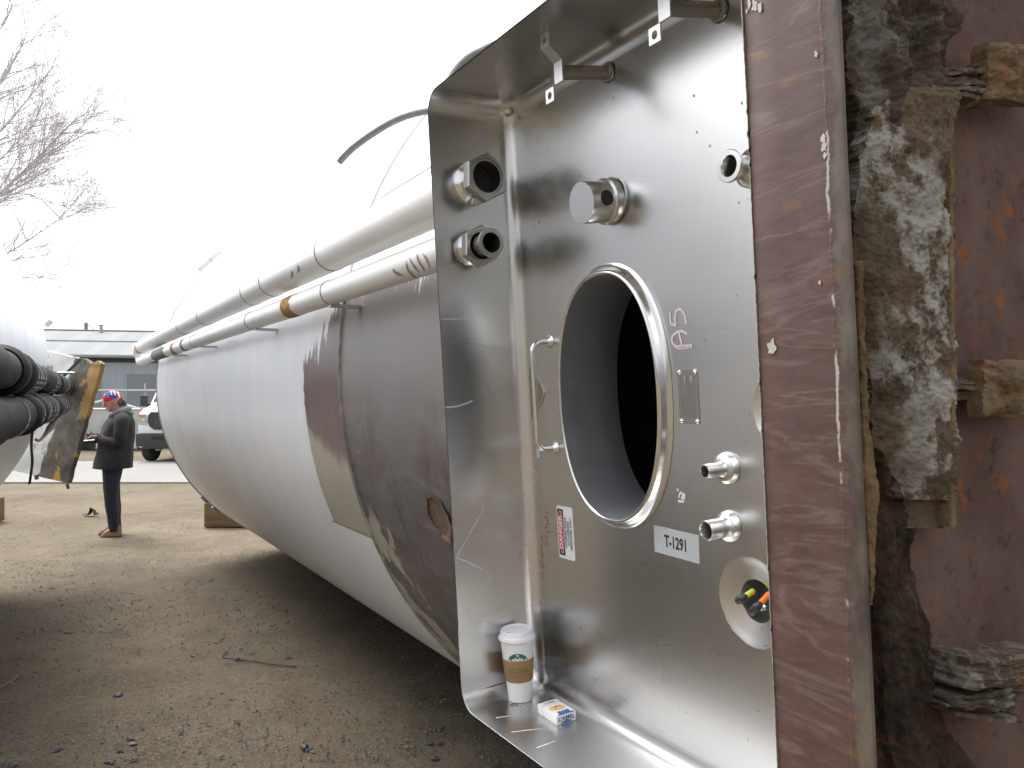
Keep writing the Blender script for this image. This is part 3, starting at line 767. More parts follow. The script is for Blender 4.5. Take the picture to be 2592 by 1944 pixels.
# --- insulated pipes along the flank
CLAD = NT('pipe_cladding_white'); n1 = CLAD.noise(5, 4, .6, (1, .5, 1)); n2 = CLAD.noise(16, 5, .7, (1, .4, 1))
cc = CLAD.mix(CLAD.ramp(n1, [(.35, 0), (.7, 1)]), (.82, .82, .81), (.75, .75, .735)); cc = CLAD.mix(CLAD.math('MULTIPLY', CLAD.ramp(n2, [(.66, 0), (.72, 1)]), .35), cc, (.42, .40, .34))
CLAD.bump(n1, .15, .004); CLAD = CLAD.set(cc, .36, 0, .4)
RING = plain('joint_grey', (.16, .155, .14), .7); FOAM = rust('foam_brown', (.30, .15, .05), (.45, .25, .09), (.5, .3, .1), .5, 30)  # dark grey of the joint rings, brown of the foam
def hp(px, h): return None
def pipe(h, z, r, a0, a1, joints, name, label):
    m = MB(); n = 24
    m.tube([Lc(h, lerp(a0, a1, k / n), z) for k in range(n + 1)], r, 40); p = m.build(name, CLAD, tank, 50); tag(p, label)
    for a in joints:
        k = MB(); k.lathe([(r + .0004, -.004), (r + .0022, -.0035), (r + .0022, .0005), (r + .0004, .001)], Lc(h, a, z), (0, 1, 0), 48)
        k.build('cladding_joint', RING, p)
    return p
def a_of(x, h):      # tank coordinate a for pixel column x at offset h
    Y = 1.1605 * h / ((x - 97) / 1720) if x > 97 else 99
    return (Y - SA * h) / CA
PH, PZ, PRa = .905, .522, .0665; LH, LZ, LRa = .925, .386, .046
up = pipe(PH, PZ, PRa, 1.775, a_of(306, PH), [a_of(x, PH) for x in (722, 595, 552, 452, 405)], 'insulated_pipe', 'thicker upper white clad pipe')
lw = pipe(LH, LZ, LRa, 1.775, a_of(308, LH), [a_of(x, LH) for x in (722, 552, 430)], 'insulated_pipe', 'thinner lower white clad pipe')
def band(x0, x1, h, z, r, mat, name, par, irr=0):
    m = MB(); aa, ab = a_of(x0, h), a_of(x1, h)
    m.grid(40, 4, lambda u, v: (lambda th: Lc(h + (r + .0014) * cos(th), lerp(aa, ab, v) + irr * nz((cos(th) * 3, sin(th) * 3, v)), z + (r + .0014) * sin(th)))(2 * pi * u), closed_u=True)
    m.build(name, mat, par)
band(632, 652, LH, LZ, LRa, FOAM, 'exposed_foam', lw, .02); band(341, 369, LH, LZ, LRa, plain('dark_wrap', (.14, .135, .125), .7), 'dark_wrap', lw, .05)
band(384, 390, LH, LZ, LRa, FOAM, 'exposed_foam', lw, .05); band(309, 312, PH, PZ, PRa, FOAM, 'exposed_foam', up, .06); band(406, 411, LH, LZ, LRa, RING, 'dark_wrap', lw, .02)
ae = a_of(306, PH)
m = MB(); m.tube([Lc(PH, ae, PZ), Lc(PH, ae + .10, PZ), Lc(PH + .004, ae + .16, PZ - .03), Lc(LH, ae + .16, LZ + .04), Lc(LH, ae + .13, LZ), Lc(LH, ae - .1, LZ)], [.060, .060, .055, .05, .048, .046], 24); m.build('end_elbow', CLAD, up, 60)
# scuffed bare streaks on the lower pipe next to the alcove
SCF = plain('scuff_grey', (.30, .27, .24), .6, 0, .3, 80)
m = MB()
def on_pipe(x, y, h, z, r):
    d = ray(x, y); o = (-h, -z); A = d.x ** 2 + d.z ** 2; B = 2 * (o[0] * d.x + o[1] * d.z); C = o[0] ** 2 + o[1] ** 2 - r * r; D = max(B * B - 4 * A * C, 0)
    p = d * ((-B - sqrt(D)) / (2 * A)); return Lc(p.x, p.y, p.z)
for pts, w0 in (([(848, 580), (856, 590), (872, 596)], 7), ([(878, 562), (880, 580), (892, 596), (902, 603)], 5), ([(884, 556), (892, 572), (906, 590)], 4), ([(900, 548), (905, 566), (918, 586)], 5), ([(912, 546), (922, 562), (930, 582)], 4)):
    P = curve(pts); V = []
    for i, p in enumerate(P):
        d = Vector(P[min(i + 1, len(P) - 1)]) - Vector(P[max(i - 1, 0)]); d.normalize(); wd = w0 * .5 * sin(pi * (i + .3) / len(P)) * (1 + .6 * nz((p[0], p[1], 0), .3))
        for sgn in (-1, 1): V.append(on_pipe(p[0] - d.y * wd * sgn, p[1] + d.x * wd * sgn, LH, LZ, LRa + .0012))
    m.add(V, [(2 * i, 2 * i + 1, 2 * i + 3, 2 * i + 2) for i in range(len(P) - 1)])
m.build('scuff_marks', SCF, lw)
m = MB()
for pts in ([(629, 585), (631, 592), (630, 602)], [(642, 572), (645, 580), (643, 590)]):
    P = curve(pts); V = []
    for i, p in enumerate(P):
        wd = 2.6 * sin(pi * (i + .3) / len(P))
        for sgn in (-1, 1): V.append(on_pipe(p[0] - wd * sgn, p[1], PH, PZ, PRa + .0012))
    m.add(V, [(2 * i, 2 * i + 1, 2 * i + 3, 2 * i + 2) for i in range(len(P) - 1)])
m.each('scuff_marks', SCF, up)
# pipe standoffs between pipes and shell
for x in (722, 560, 440, 380):
    a = a_of(x, LH); m = MB(); zs = LZ - .03; hs = TH - sqrt(TR ** 2 - (zs - TZ) ** 2)
    m.box(Lc((LH + hs) / 2 + .02, a, zs - .02), (hs - LH + .06, .03, .012)); m.build('pipe_standoff', GALV, tank)

# lugs and small boxes at the far rim
m = MB()
for th, sz in ((radians(43), .16), (radians(47.5), .2)):
    c = Lc(TH - (TR + .07) * cos(th), far_a - .25, TZ + (TR + .07) * sin(th)); m.box(c, (.05, sz, .12), None, .004, (Vector((-cos(th), 0, sin(th))), Vector((0, 1, 0)), Vector((sin(th), 0, cos(th)))))
m.each('lifting_lug', plain('lug_white', (.6, .6, .6), .5), tank)
m = MB()
for th, l in ((radians(-43), .10), (radians(-48), .07)):
    c = Lc(TH - (TR + .01) * cos(th), far_a - .02, TZ + (TR + .01) * sin(th)); m.box(c, (.035, .06, l), None, .004, (Vector((-cos(th), 0, sin(th))), Vector((0, 1, 0)), Vector((-sin(th), 0, -cos(th)))))
m.each('rim_bracket', GALV, tank)
# black hose that stands off the shell above the alcove, and the bigger vent pipe behind it
HOSE = plain('hose_grey_green', (.16, .18, .165), .5, 0, .1, 30)
def at(x, y, Y): return Vector(((x - 1106) / 1720 * Y, Y, EYE + (856 - y) / 1720 * Y))
tinv = (Matrix.Translation(tank.location) @ Matrix.Rotation(radians(30.5), 4, 'Z')).inverted()
m = MB(); pts = [at(733, 350, 3.05), at(760, 322, 3.02), at(800, 292, 2.98), at(850, 262, 2.92), at(900, 244, 2.85), at(960, 236, 2.78), at(1030, 240, 2.72), at(1090, 262, 2.70), at(1130, 330, 2.75)]
m.tube([tinv @ Vector(p) for p in curve([tuple(p) for p in pts], 6)], .0135, 14); hz_ = m.build('vent_hose', HOSE, tank); tag(hz_, 'grey rubber hose end arching out above the pipes')
m = MB(); pts = [at(990, 330, 2.6), at(976, 230, 2.6), at(984, 180, 2.6), at(1008, 145, 2.6), at(1040, 125, 2.6), at(1090, 112, 2.6), at(1220, 140, 2.7), at(1260, 260, 2.9)]
m.tube([tinv @ Vector(p) for p in curve([tuple(p) for p in pts], 6)], .036, 18); m.build('vent_bend', plain('vent_dark', (.085, .095, .09), .45), tank)
# surface wire and hairline seam above the pipes
m = MB(); P = []
for k in range(30): x = lerp(822, 935, k / 29); y = lerp(428, 358, k / 29); p = shell_pt(x, y, TR + .002); P.append(Lc(p.x, p.y, p.z))
m.tube(P, .0035, 5); m.build('seam_wire', plain('seam_grey', (.5, .5, .5), .7), tank)

# --- rusted base end: deep web plate, lumpy ring flange, laminated ribs
def Pp(x, y, s, d=0.0):
    n, _, u = hit(x, y, 's', s); return Q(n, s + d, u)
R_WEB = rust('rusted_web_plate', (.088, .050, .040), (.125, .077, .062), (.23, .075, .012), .85, 6, 0, .25)
R_DARK = rust('dark_flaky_rust', (.012, .008, .005), (.046, .027, .014), (.12, .05, .018), .4, 8, 0, .9)
R_FLG = rust('crusted_flange', (.050, .034, .020), (.125, .092, .054), (.15, .065, .02), .5, 6, 1.0, .9)
R_TAN = rust('tan_scale', (.10, .062, .028), (.19, .125, .06), (.26, .10, .02), .8, 12, .2, .9)
R_TOP = rust('grey_brown_scale', (.030, .021, .014), (.078, .057, .038), (.17, .08, .03), .25, 6, .35, .9)
R_LAM = rust('laminated_scale', (.055, .038, .027), (.125, .09, .06), (.24, .13, .06), .3, 10, .5, .8)
SW = 1.055
m = MB()
m.grid(20, 60, lambda u, v: (lambda n, uu: Q(n, SW + .003 * fbm((n, uu, 0), 5), uu))(lerp(-.19, 3.0, u), lerp(-1.0, 2.4, v)))
m.build('base_web', R_WEB, tank, 60)
def ruled(L, Rr, y0, y1, s, amp, nu, nv, mat, name, freq=14, back=.035, lean=0.0, rough_edge=3.0, seed=0.0, warp=None, ridge=0.0):
    """slab whose face is bounded left and right by pixel polylines, with real displaced relief and a returned edge"""
    m = MB()
    def face(u, v):
        y = lerp(y0, y1, v); xl, xr = pl(L, y), pl(Rr, y)
        uu = min(max((u - .04) / .92, 0), 1)
        x = lerp(xl, xr, uu) + (rough_edge * nz((0, y * .045, seed), 1) + rough_edge * .6 * nz((3, y * .16, seed), 1)) * (1 if uu in (0, 1) else .5)
        yy = y + (rough_edge * 1.5 * nz((x * .07, seed, 9), 1) if v in (0, 1) else 0)
        d = amp * (.8 * fbm((x / 100, yy / 130, seed), freq * .12, 4) + .30 * abs(fbm((x / 100, yy / 120, seed + 5), freq * .5, 4)) - .55 * max(0, nz((x / 30, yy / 70, seed + 8)) - .18))
        if ridge: d += ridge * max(0, nz((x / 26, yy / 95, seed + 2))) 
        if warp: d += warp(uu, v)
        e = min(uu, 1 - uu) * 12; d -= .004 * max(0, 1 - e)
        if u in (0, 1) or v in (0, 1): d = -back
        return Pp(x, yy, s, d)
    def us(u): return u
    m.grid(nu, nv, face)
    return m.build(name, mat, tank, 75)
# dark core column (runs the full height)
ruled([(-80, 1760), (1750, 1860)], [(-80, 2052), (190, 2040), (240, 2050), (1080, 2058), (1110, 1985), (1150, 1962), (1380, 1998), (1470, 2022), (1560, 2030), (1620, 2085), (1750, 2180)], -80, 1750, 1.078, .016, 110, 420, R_DARK, 'corroded_core', 12, .03, warp=lambda u, v: .016 * sin(u * 3.14) - .012 * (u < .25), seed=1.3, ridge=.012)
# upper torn section
ruled([(-80, 1818), (200, 1845), (420, 1872)], [(-80, 2045), (60, 2040), (120, 2020), (175, 2030), (240, 1980), (420, 1930)], -80, 420, 1.098, .022, 90, 170, R_TOP, 'torn_scale', 12, .03, seed=4.1, rough_edge=7, warp=lambda u, v: .012 * u, ridge=.022)
# ring flange with white crust
ruled([(185, 1925), (300, 1878), (430, 1858), (600, 1862), (760, 1885), (860, 1895), (960, 1900), (1000, 1935), (1040, 1955), (1085, 1960)], [(185, 2045), (200, 2061), (420, 2056), (700, 2055), (760, 2060), (900, 2062), (1085, 2064)], 188, 1082, 1.118, .012, 100, 380, R_FLG, 'ring_flange', 16, .028, seed=2.2, rough_edge=6, warp=lambda u, v: .012 * (1 - (1 - u) ** 3) - .006, ridge=.004)
ruled([(1070, 1960), (1140, 1952)], [(1060, 2062), (1145, 2063)], 1068, 1143, 1.104, .007, 50, 40, R_LAM, 'flange_stub', 14, .03, seed=6.2, rough_edge=5)
ruled([(560, 1848), (1300, 1880)], [(560, 1862), (900, 1880), (1050, 1900), (1300, 1886)], 560, 1310, 1.130, .005, 14, 220, R_TAN, 'edge_scale', 20, .03, seed=8.2, rough_edge=8)
ruled([(240, 2050), (1130, 2056)], [(240, 2060), (1143, 2068)], 240, 1143, 1.126, .004, 12, 240, R_TAN, 'flange_lip', 20, .05, seed=3.2, rough_edge=4)
# ribs: laminated shelves with a scaled block at the outer end
def rib(y0l, y0r, y1l, y1r, xl, xr, s, mat, name, layers=5, par=None, back=.09, jag=8, fan=.5):
    root = None
    for k in range(layers):
        f0, f1 = k / layers, (k + .86) / layers; rnd = random.Random(k * 7 + int(xl))
        sh_ = rnd.uniform(-1, 1) * .008; xr_ = xr + rnd.uniform(-6, 6); xl_ = xl + rnd.uniform(0, jag) * (1 + fan * k)
        m = MB()
        def face(u, v):
            uu = min(max((u - .03) / .94, 0), 1); vv = min(max((v - .2) / .6, 0), 1)
            x = lerp(xl_, xr_, uu); a = lerp(y0l, y0r, uu); b = lerp(y1l, y1r, uu)
            y = lerp(a, b, lerp(f0, f1, vv)) + 4 * nz((x / 22, k * 3, 1))
            d = sh_ + .004 * fbm((x / 60, y / 30, k), 3) - .02 * abs(uu - .5)
            if u in (0, 1) or v in (0, 1): d = -back
            return Pp(x, y, s, d)
        m.grid(60, 6, face); o = m.build(name, mat, root or tank, 60)
        root = root or o
    return root
def block(x0, x1, y0, y1, s, mat, name, seed, skew=0, back=.10, dr=0.0):
    m = MB()
    def face(u, v):
        uu = min(max((u - .06) / .88, 0), 1); vv = min(max((v - .06) / .88, 0), 1)
        x = lerp(x0, x1, uu) + skew * (1 - vv) + 5 * nz((uu * 3, vv * 5, seed)); y = lerp(y0, y1, vv) + dr * uu + 5 * nz((uu * 5, vv * 3, seed + 4))
        d = .008 * fbm((uu * 2, vv * 2, seed), 2.2, 5); e = min(uu, 1 - uu, vv, 1 - vv); d -= .006 * max(0, 1 - e * 9)
        if u in (0, 1) or v in (0, 1): d = -back
        return Pp(x, y, s, d)
    m.grid(60, 60, face); return m.build(name, mat, tank, 70)
rib(148, 128, 200, 222, 2014, 2160, 1.115, R_LAM, 'laminated_rib', 6); block(2140, 2290, 88, 212, 1.125, R_TAN, 'scaled_block', 1.5, skew=4, dr=6, back=.030)
rib(822, 812, 868, 862, 2066, 2160, 1.100, R_LAM, 'laminated_rib', 4); block(2133, 2290, 778, 900, 1.120, R_TAN, 'scaled_block', 3.7, skew=0, dr=0, back=.030)
rib(1512, 1478, 1548, 1566, 2050, 2215, 1.120, R_LAM, 'laminated_rib', 5, jag=12); block(2095, 2300, 1425, 1492, 1.128, R_LAM, 'scaled_block', 5.2, skew=8, dr=-14)

# ================================================================== THE OTHER TANK
A2 = Vector((-.457, .889, 0)).normalized(); L2 = Vector((-A2.y, A2.x, 0))
ang2 = atan2(A2.y, A2.x) - pi / 2
K0, Z2, R2, F2a = 2.20, .27, 1.75, 8.55
b2 = L2 * K0 + A2 * 5
t2 = empty('storage_tank', (b2.x, b2.y, 0), ang2)
tag(t2, 'second white tank at the left edge with black corrugated pipes and torn insulation panel', 'tank')
def K(k, a, z):        # k to the left of the sight axis, a along, z over the eye
    return Vector((-(k - K0), a - 5, z + EYE))
m = MB()
m.grid(200, 50, lambda u, v: K(K0 - R2 * cos(2 * pi * u), lerp(4.66, F2a, v), Z2 + R2 * sin(2 * pi * u)), closed_u=True)
m.build('white_shell', SHELL_W, t2)
m = MB()
m.grid(96, 14, lambda u, v: (lambda th, k: K(K0 - R2 * cos(k * pi / 2) ** .9 * cos(th), F2a + .5 * sin(k * pi / 2), Z2 + R2 * cos(k * pi / 2) ** .9 * sin(th)))(2 * pi * u, min(v, .995)), closed_u=True)
m.build('dished_head', SHELL_W, t2)
m = MB()
m.grid(96, 14, lambda u, v: (lambda th, k: K(K0 - R2 * cos(k * pi / 2) ** .9 * cos(th), 4.66 - .75 * sin(k * pi / 2), Z2 + R2 * cos(k * pi / 2) ** .9 * sin(th)))(2 * pi * u, min(v, .995)), closed_u=True)
m.build('dished_head', SHELL_W, t2)  # unseen near end, its bulge shaped to grade the alcove wall's reflection
RUBC = NT('black_corrugated_insulation'); n1 = RUBC.noise(7, 5, .65, (1, .5, 1)); n2 = RUBC.noise(30, 4, .6)
c = RUBC.mix(RUBC.ramp(n1, [(.35, 0), (.75, 1)]), (.006, .006, .007), (.018, .018, .018)); RUBC.bump(n2, .3, .004); RUBC.bump(n1, .5, .02)
RUBC = RUBC.set(c, .7, 0, .2)
TIE = plain('tie_wire_pale', (.42, .42, .40), .5, .2)
def a2_of(x, k): return (1.124 * k / ((222 - x) / 1720) + .457 * k) / .889
def corr(k, z, r, x1, name, label, ring_sets, a0=2.7):
    a1 = a2_of(x1, k); m = MB(); path = []; rad = []; n = 150
    for i in range(n + 1):
        a = lerp(a0, a1, i / n); path.append(K(k + .008 * nz((a * .9, 1, z)), a, z + .01 * nz((a * .8, 5, z)))); rad.append(r * (1 + .05 * nz((a * 2.4, 2, z)) + .07 * (nz((a * .9, 9, z)) > .1)))
    m.tube(path, rad, 28); p = m.build(name, RUBC, t2, 40); tag(p, label)
    for (xa, xb, nr) in ring_sets:
        for j in range(nr):
            a = a2_of(lerp(xa, xb, j / max(nr - 1, 1)), k); i = min(max(int((a - a0) / (a1 - a0) * n), 0), n)
            q = MB(); rr = rad[i] + .003; pts = [path[i] + Vector((rr * cos(t), 0, rr * sin(t))) for t in [2 * pi * s / 36 for s in range(37)]]
            pts = [Vector((v.x, a - 5 + .006 * sin(3 * s), v.z)) for s, v in enumerate(pts)]
            q.tube(pts, .0028 if j % 2 else .0035, 5, False); q.build('tie_wire', TIE, p)
    return p
u2 = corr(.36, .105, .080, 142, 'black_insulated_pipe', 'upper black corrugated pipe on the left tank', [(6, 18, 3), (36, 62, 5), (95, 104, 2), (124, 136, 3)])
l2 = corr(.36, -.085, .088, 132, 'black_insulated_pipe', 'lower black corrugated pipe on the left tank', [(8, 9, 1), (44, 92, 10), (116, 124, 3)])
m = MB()
for x, kk, zz, r_ in ((28, .36, .105, .098), (4, .36, .105, .10), (110, .36, .105, .092), (62, .36, -.085, .098), (40, .36, -.085, .104), (104, .36, -.085, .098)):
    a = a2_of(x, kk); m.lathe([(r_ * .86, -.12), (r_, -.09), (r_ * 1.03, 0), (r_, .09), (r_ * .86, .12)], K(kk, a, zz), (0, 1, 0), 28)
m.each('insulation_sleeve', RUBC, t2, 50)
# sagging strap, pipe shoes, small junction box and drain spout
def k2(x, y, Y):
    p = at(x, y, Y) - Vector((b2.x, b2.y, 0)); c, s = cos(-ang2), sin(-ang2)
    return Vector((p.x * c - p.y * s, p.x * s + p.y * c, p.z))
m = MB(); m.tube(curve([tuple(k2(x, y, Y)) for x, y, Y in ((70, 930, 6.6), (68, 965, 6.6), (70, 1000, 6.6), (64, 1045, 6.7))], 4), .014, 8, flat=.35); m.build('hanging_strap', plain('strap_green_black', (.03, .045, .045), .6), t2)
m = MB(); m.tube(curve([tuple(k2(x, y, Y)) for x, y, Y in ((122, 905, 7.2), (108, 925, 7.0), (88, 950, 6.8), (78, 950, 6.7))], 5), [.03] * 5 + [.03, .022, .018, .014, .012] + [.012] * 6, 10); m.build('drain_spout', plain('spout_tan', (.34, .29, .24), .6), t2)
m = MB(); m.box(k2(105, 800, 7.2), (.07, .06, .09), None, .003); m.tube([k2(108, 806, 7.2), k2(162, 806, 7.3)], .011, 8); m.build('junction_box', GALV, t2)
m = MB(); m.tube([k2(132, 818, 7.5), k2(174, 776, 7.6)], .016, 8, flat=.5); m.build('green_brace', plain('brace_dark_green', (.03, .07, .065), .5), t2)
m = MB(); m.tube([k2(100, 703, 8.0), k2(112, 693, 8.0)], .03, 4); m.build('top_bracket', GALV, t2)
# torn insulation panel: a thick slab, white skin, grime and foam on its edge part
PAN = NT('torn_panel'); x, y, z = PAN.xyz()[0:3]
# object space: x runs across the panel 0..1 from the hinge side, z up
n1 = PAN.noise(3.2, 7, .68); n2 = PAN.noise(9, 7, .7); xs_ = PAN.math('SUBTRACT', x, PAN.math('MULTIPLY', z, .29)); edge = PAN.math('ADD', xs_, PAN.math('MULTIPLY', PAN.math('SUBTRACT', n1, .5), .22))
wh = PAN.mix(n2, (.50, .51, .50), (.36, .36, .345)); wh = PAN.mix(PAN.ramp(PAN.noise(6, 6, .7, loc=(2, 9, 4)), [(.60, 0), (.68, 1)]), wh, (.17, .145, .11))
gr = PAN.mix(PAN.ramp(n2, [(.35, 0), (.7, 1)]), (.062, .054, .045), (.135, .12, .102)); gr = PAN.mix(PAN.ramp(n1, [(.55, 0), (.7, 1)]), gr, (.08, .07, .03))
c = PAN.mix(PAN.step(PAN.math('SUBTRACT', edge, PAN.math('MULTIPLY', z, .03)), .38, .41), wh, gr)
fo = PAN.math('ADD', PAN.math('SUBTRACT', xs_, .72), PAN.math('MULTIPLY', PAN.math('SUBTRACT', PAN.noise(3.2, 7, .7, loc=(5, 5, 1)), .5), .95))
c = PAN.mix(PAN.math('MULTIPLY', PAN.step(fo, .0, .03), PAN.step(PAN.math('ADD', z, PAN.math('MULTIPLY', n2, .4)), .72, .80)), c, PAN.mix(n2, (.25, .155, .045), (.38, .25, .085)))
lo = PAN.math('MULTIPLY', PAN.ramp(PAN.noise(5, 5, .6, loc=(1, 4, 4)), [(.56, 0), (.60, 1)]), PAN.math('MULTIPLY', PAN.step(z, .34, .26), PAN.step(xs_, .40, .46)))
c = PAN.mix(lo, c, (.42, .26, .06))
PAN.bump(n1, .5, .02); PAN.bump(n2, .5, .006); PAN = PAN.set(c, .75, 0, .3)
c4 = [at(28, 1016, 8.45), at(146, 1044, 8.15), at(219, 786, 8.0), at(100, 757, 8.6)]   # BL, BR, TR, TL
po = Vector((c4[0].x, c4[0].y, 0)); dx = Vector((c4[1].x - c4[0].x, c4[1].y - c4[0].y, 0)).normalized(); ap = atan2(dx.y, dx.x)
inv = (Matrix.Translation((c4[0].x, c4[0].y, c4[0].z)) @ Matrix.Rotation(ap, 4, 'Z')).inverted()
q4 = [inv @ p for p in c4]
m = MB()
def panel(u, v, off):
    a = q4[0].lerp(q4[1], u); b = q4[3].lerp(q4[2], u); p = a.lerp(b, v)
    j = .012 * nz((u * 4, v * 9, 2)) + (.03 * nz((u * 9, 1, 4)) if v > .98 else 0) * (u > .5)
    return Vector((p.x + (.012 * nz((0, v * 14, 7)) if u > .99 else 0), p.y + off + j, p.z + (.03 * nz((u * 8, 3, 3)) * (u > .45) if v > .99 else 0)))
NU, NVp = 40, 60
m.grid(NU, NVp, lambda u, v: panel(u, v, 0)); m.grid(NU, NVp, lambda u, v: panel(u, v, .05))
m.grid(2, NVp, lambda u, v: panel(1, v, .05 * u)); m.grid(2, NVp, lambda u, v: panel(0, v, .05 * u)); m.grid(NU, 2, lambda u, v: panel(u, 0, .05 * v)); m.grid(NU, 2, lambda u, v: panel(u, 1, .05 * v))
pnl = m.build('torn_insulation_panel', PAN, None, 50)
pnl.matrix_world = Matrix.Translation((c4[0].x, c4[0].y, c4[0].z)) @ Matrix.Rotation(ap, 4, 'Z')
pm = pnl.matrix_world.copy(); pnl.parent = t2
pnl.matrix_parent_inverse = (Matrix.Translation((b2.x, b2.y, 0)) @ Matrix.Rotation(ang2, 4, 'Z')).inverted()
tag(pnl, 'torn grimy white insulation panel with yellow foam along its free edge')
m = MB(); m.tube([k2(188, 783, 8.1), k2(219, 790, 8.0), k2(222, 780, 8.0)], .004, 5); m.tube([k2(145, 1045, 8.15), k2(148, 1056, 8.15)], .02, 4); m.tube([k2(78, 1026, 8.3), k2(80, 1036, 8.3)], .02, 6)
m.build('torn_edge', plain('torn_edge_dark', (.10, .085, .08), .7), t2)

# ================================================================== TIMBER SUPPORTS
WOOD = NT('rough_timber'); n1 = WOOD.noise(4, 6, .6, (1, 14, 14), dist=1); n2 = WOOD.noise(24, 5, .6, (1, 6, 6))
WOOD.bump(n1, .6, .01); WOOD.bump(n2, .4, .003)
WOOD = WOOD.set(WOOD.mix(WOOD.ramp(n1, [(.3, 0), (.7, 1)]), (.12, .078, .036), (.24, .17, .09)), .8, 0, .2)
def timber(x0, ytop, ybot, ln, label, name='timber_block', rot=0):
    Y = EYE * 1720 / (ybot - 856); p = at(x0, ybot, Y); hgt = (ybot - ytop) / 1720 * Y
    m = MB(); m.box((ln / 2, .15, hgt / 2), (ln, .30, hgt), None, .008)
    for zz in (hgt / 2,): m.box((ln / 2, .146, zz), (ln - .02, .302, .006))
    o = m.build(name, WOOD); o.location = (p.x, p.y, 0); o.rotation_euler = (0, 0, rot); tag(o, label, 'timber', 'timber blocks under the tanks')
timber(441, 1087, 1139, 3.6, 'brown timber block under the far end of the big tank', rot=radians(8))
timber(-226, 1079, 1131, 1.28, 'timber block end at the left edge under the second tank')

# ================================================================== GROUND AND ROAD
GR = NT('dirt_yard'); g1 = GR.noise(.45, 5, .6, loc=(3, 5, 0)); g2 = GR.noise(3, 6, .62); g3 = GR.noise(26, 7, .75); g4 = GR.noise(85, 4, .65)
c = GR.mix(GR.ramp(g1, [(.35, 0), (.65, 1)]), (.108, .088, .061), (.172, .142, .101))
c = GR.mix(GR.math('MULTIPLY', GR.ramp(g2, [(.42, 0), (.7, 1)]), .55), c, (0.067, 0.053, 0.034))
pb = GR.voro(38); pc = GR.voro(38, out='Color')
c = GR.mix(GR.math('MULTIPLY', GR.ramp(pb, [(.12, 1), (.24, 0)]), GR.math('MULTIPLY', GR.ramp(GR.noise(1.4, 3, .6, loc=(8, 3, 1)), [(.45, .1), (.65, 1)]), .65)), c, GR.mix(.75, pc, (0.086, 0.071, 0.054)))
c = GR.mix(GR.math('MULTIPLY', GR.ramp(g3, [(.52, 0), (.64, 1)]), .6), c, (0.037, 0.031, 0.024))
c = GR.mix(GR.math('MULTIPLY', GR.ramp(g4, [(.54, 0), (.66, 1)]), .65), c, (.29, .25, .195))
tr = GR.noise(1.1, 5, .6, (1, .12, 1), loc=(4, 0, 0)); c = GR.mix(GR.math('MULTIPLY', GR.ramp(tr, [(.5, 0), (.62, 1)]), .35), c, (0.161, 0.130, 0.086))
GR.bump(g2, .5, .05); GR.bump(g3, .8, .02); GR.bump(g4, .4, .004); GR.bump(pb, -.3, .006)
GR = GR.set(c, .95, 0, .15)
xs = [-900, -300, -120, -60, -30, -16, -11] + [-8 + i * .06 for i in range(200)] + [5, 8, 14, 30, 80, 300, 900]
ys = [-400, -100, -30, -10, -4, -1] + [0 + i * .07 for i in range(200)] + [14.3, 15, 17, 20, 26, 40, 80, 200, 600, 1500]
m = MB(); V = []
for yy in ys:
    for xx in xs:
        f = max(0, min(1, (14 - yy) / 2)) * (1 if yy > -1 and -9 < xx < 4.1 else 0)
        V.append((xx, yy, f * (.022 * fbm((xx, yy, 0), .7, 3) + .006 * fbm((xx, yy, 4), 3.5, 4) - .012)))
nx = len(xs); m.add(V, [(j * nx + i, j * nx + i + 1, (j + 1) * nx + i + 1, (j + 1) * nx + i) for j in range(len(ys) - 1) for i in range(nx - 1)])
tag(m.build('ground', GR), kind='structure')
CON = NT('pale_concrete'); n1 = CON.noise(.6, 5, .6); n2 = CON.noise(18, 5, .65); x, y, z = CON.xyz()[0:3]
c = CON.mix(n1, (.19, .186, .176), (.235, .229, .217)); c = CON.mix(CON.math('MULTIPLY', CON.ramp(n2, [(.5, 0), (.8, 1)]), .4), c, (.20, .185, .165))
j = CON.math('ABSOLUTE', CON.math('SUBTRACT', CON.math('FRACT', CON.math('MULTIPLY', x, .22)), .5)); c = CON.mix(CON.step(j, .006, .002), c, (.28, .26, .23)); CON.bump(n2, .2, .004)
CON = CON.set(c, .85, 0, .2)
m = MB(); m.box((0, 18.1, .0), (180, 5.0, .06), None, 0); tag(m.build('concrete_road', CON), kind='structure')

# gravel and chips scattered over the near dirt
STN = NT('stone_chips'); ob = STN.t.nodes.new('ShaderNodeObjectInfo'); v = STN.voro(13, out='Color'); n = STN.noise(9, 3, .5)
STN = STN.set(STN.mix(STN.ramp(n, [(.35, 0), (.65, 1)]), STN.mix(.8, v, (.13, .115, .10)), (.085, .083, .085)), .85, 0, .2)
rnd = random.Random(11); m = MB()
def stone(x, y, r, flat, mbx, long=1.0):
    V = []; a0 = rnd.uniform(0, 6.3); n = 6
    for ring, (rr, zz) in enumerate(((1, 0), (.72, .75))):
        for k in range(n):
            a = a0 + 2 * pi * k / n; q = r * rr * rnd.uniform(.75, 1.2)
            V.append((x + q * cos(a) * long, y + q * sin(a), .0 - .004 + zz * r * flat))
    V.append((x, y, r * flat * .9)); F = [(k, (k + 1) % n, n + (k + 1) % n, n + k) for k in range(n)] + [(n + k, n + (k + 1) % n, 2 * n) for k in range(n)]
    mbx.add(V, F)
for i in range(26000):
    Y = 1.9 + 9.5 * rnd.random() ** 1.5; X = lerp(-.72 * Y - .3, .30 * Y, rnd.random())
    if nz((X * .9, Y * .9, 5)) + rnd.uniform(-.5, .5) < -.05: continue
    stone(X, Y, .003 + .007 * rnd.random() ** 3, rnd.uniform(.4, .9), m)
tag(m.build('gravel', STN, None, 20), 'small stone chips scattered over the dirt between the tanks', 'gravel', None, 'stuff')
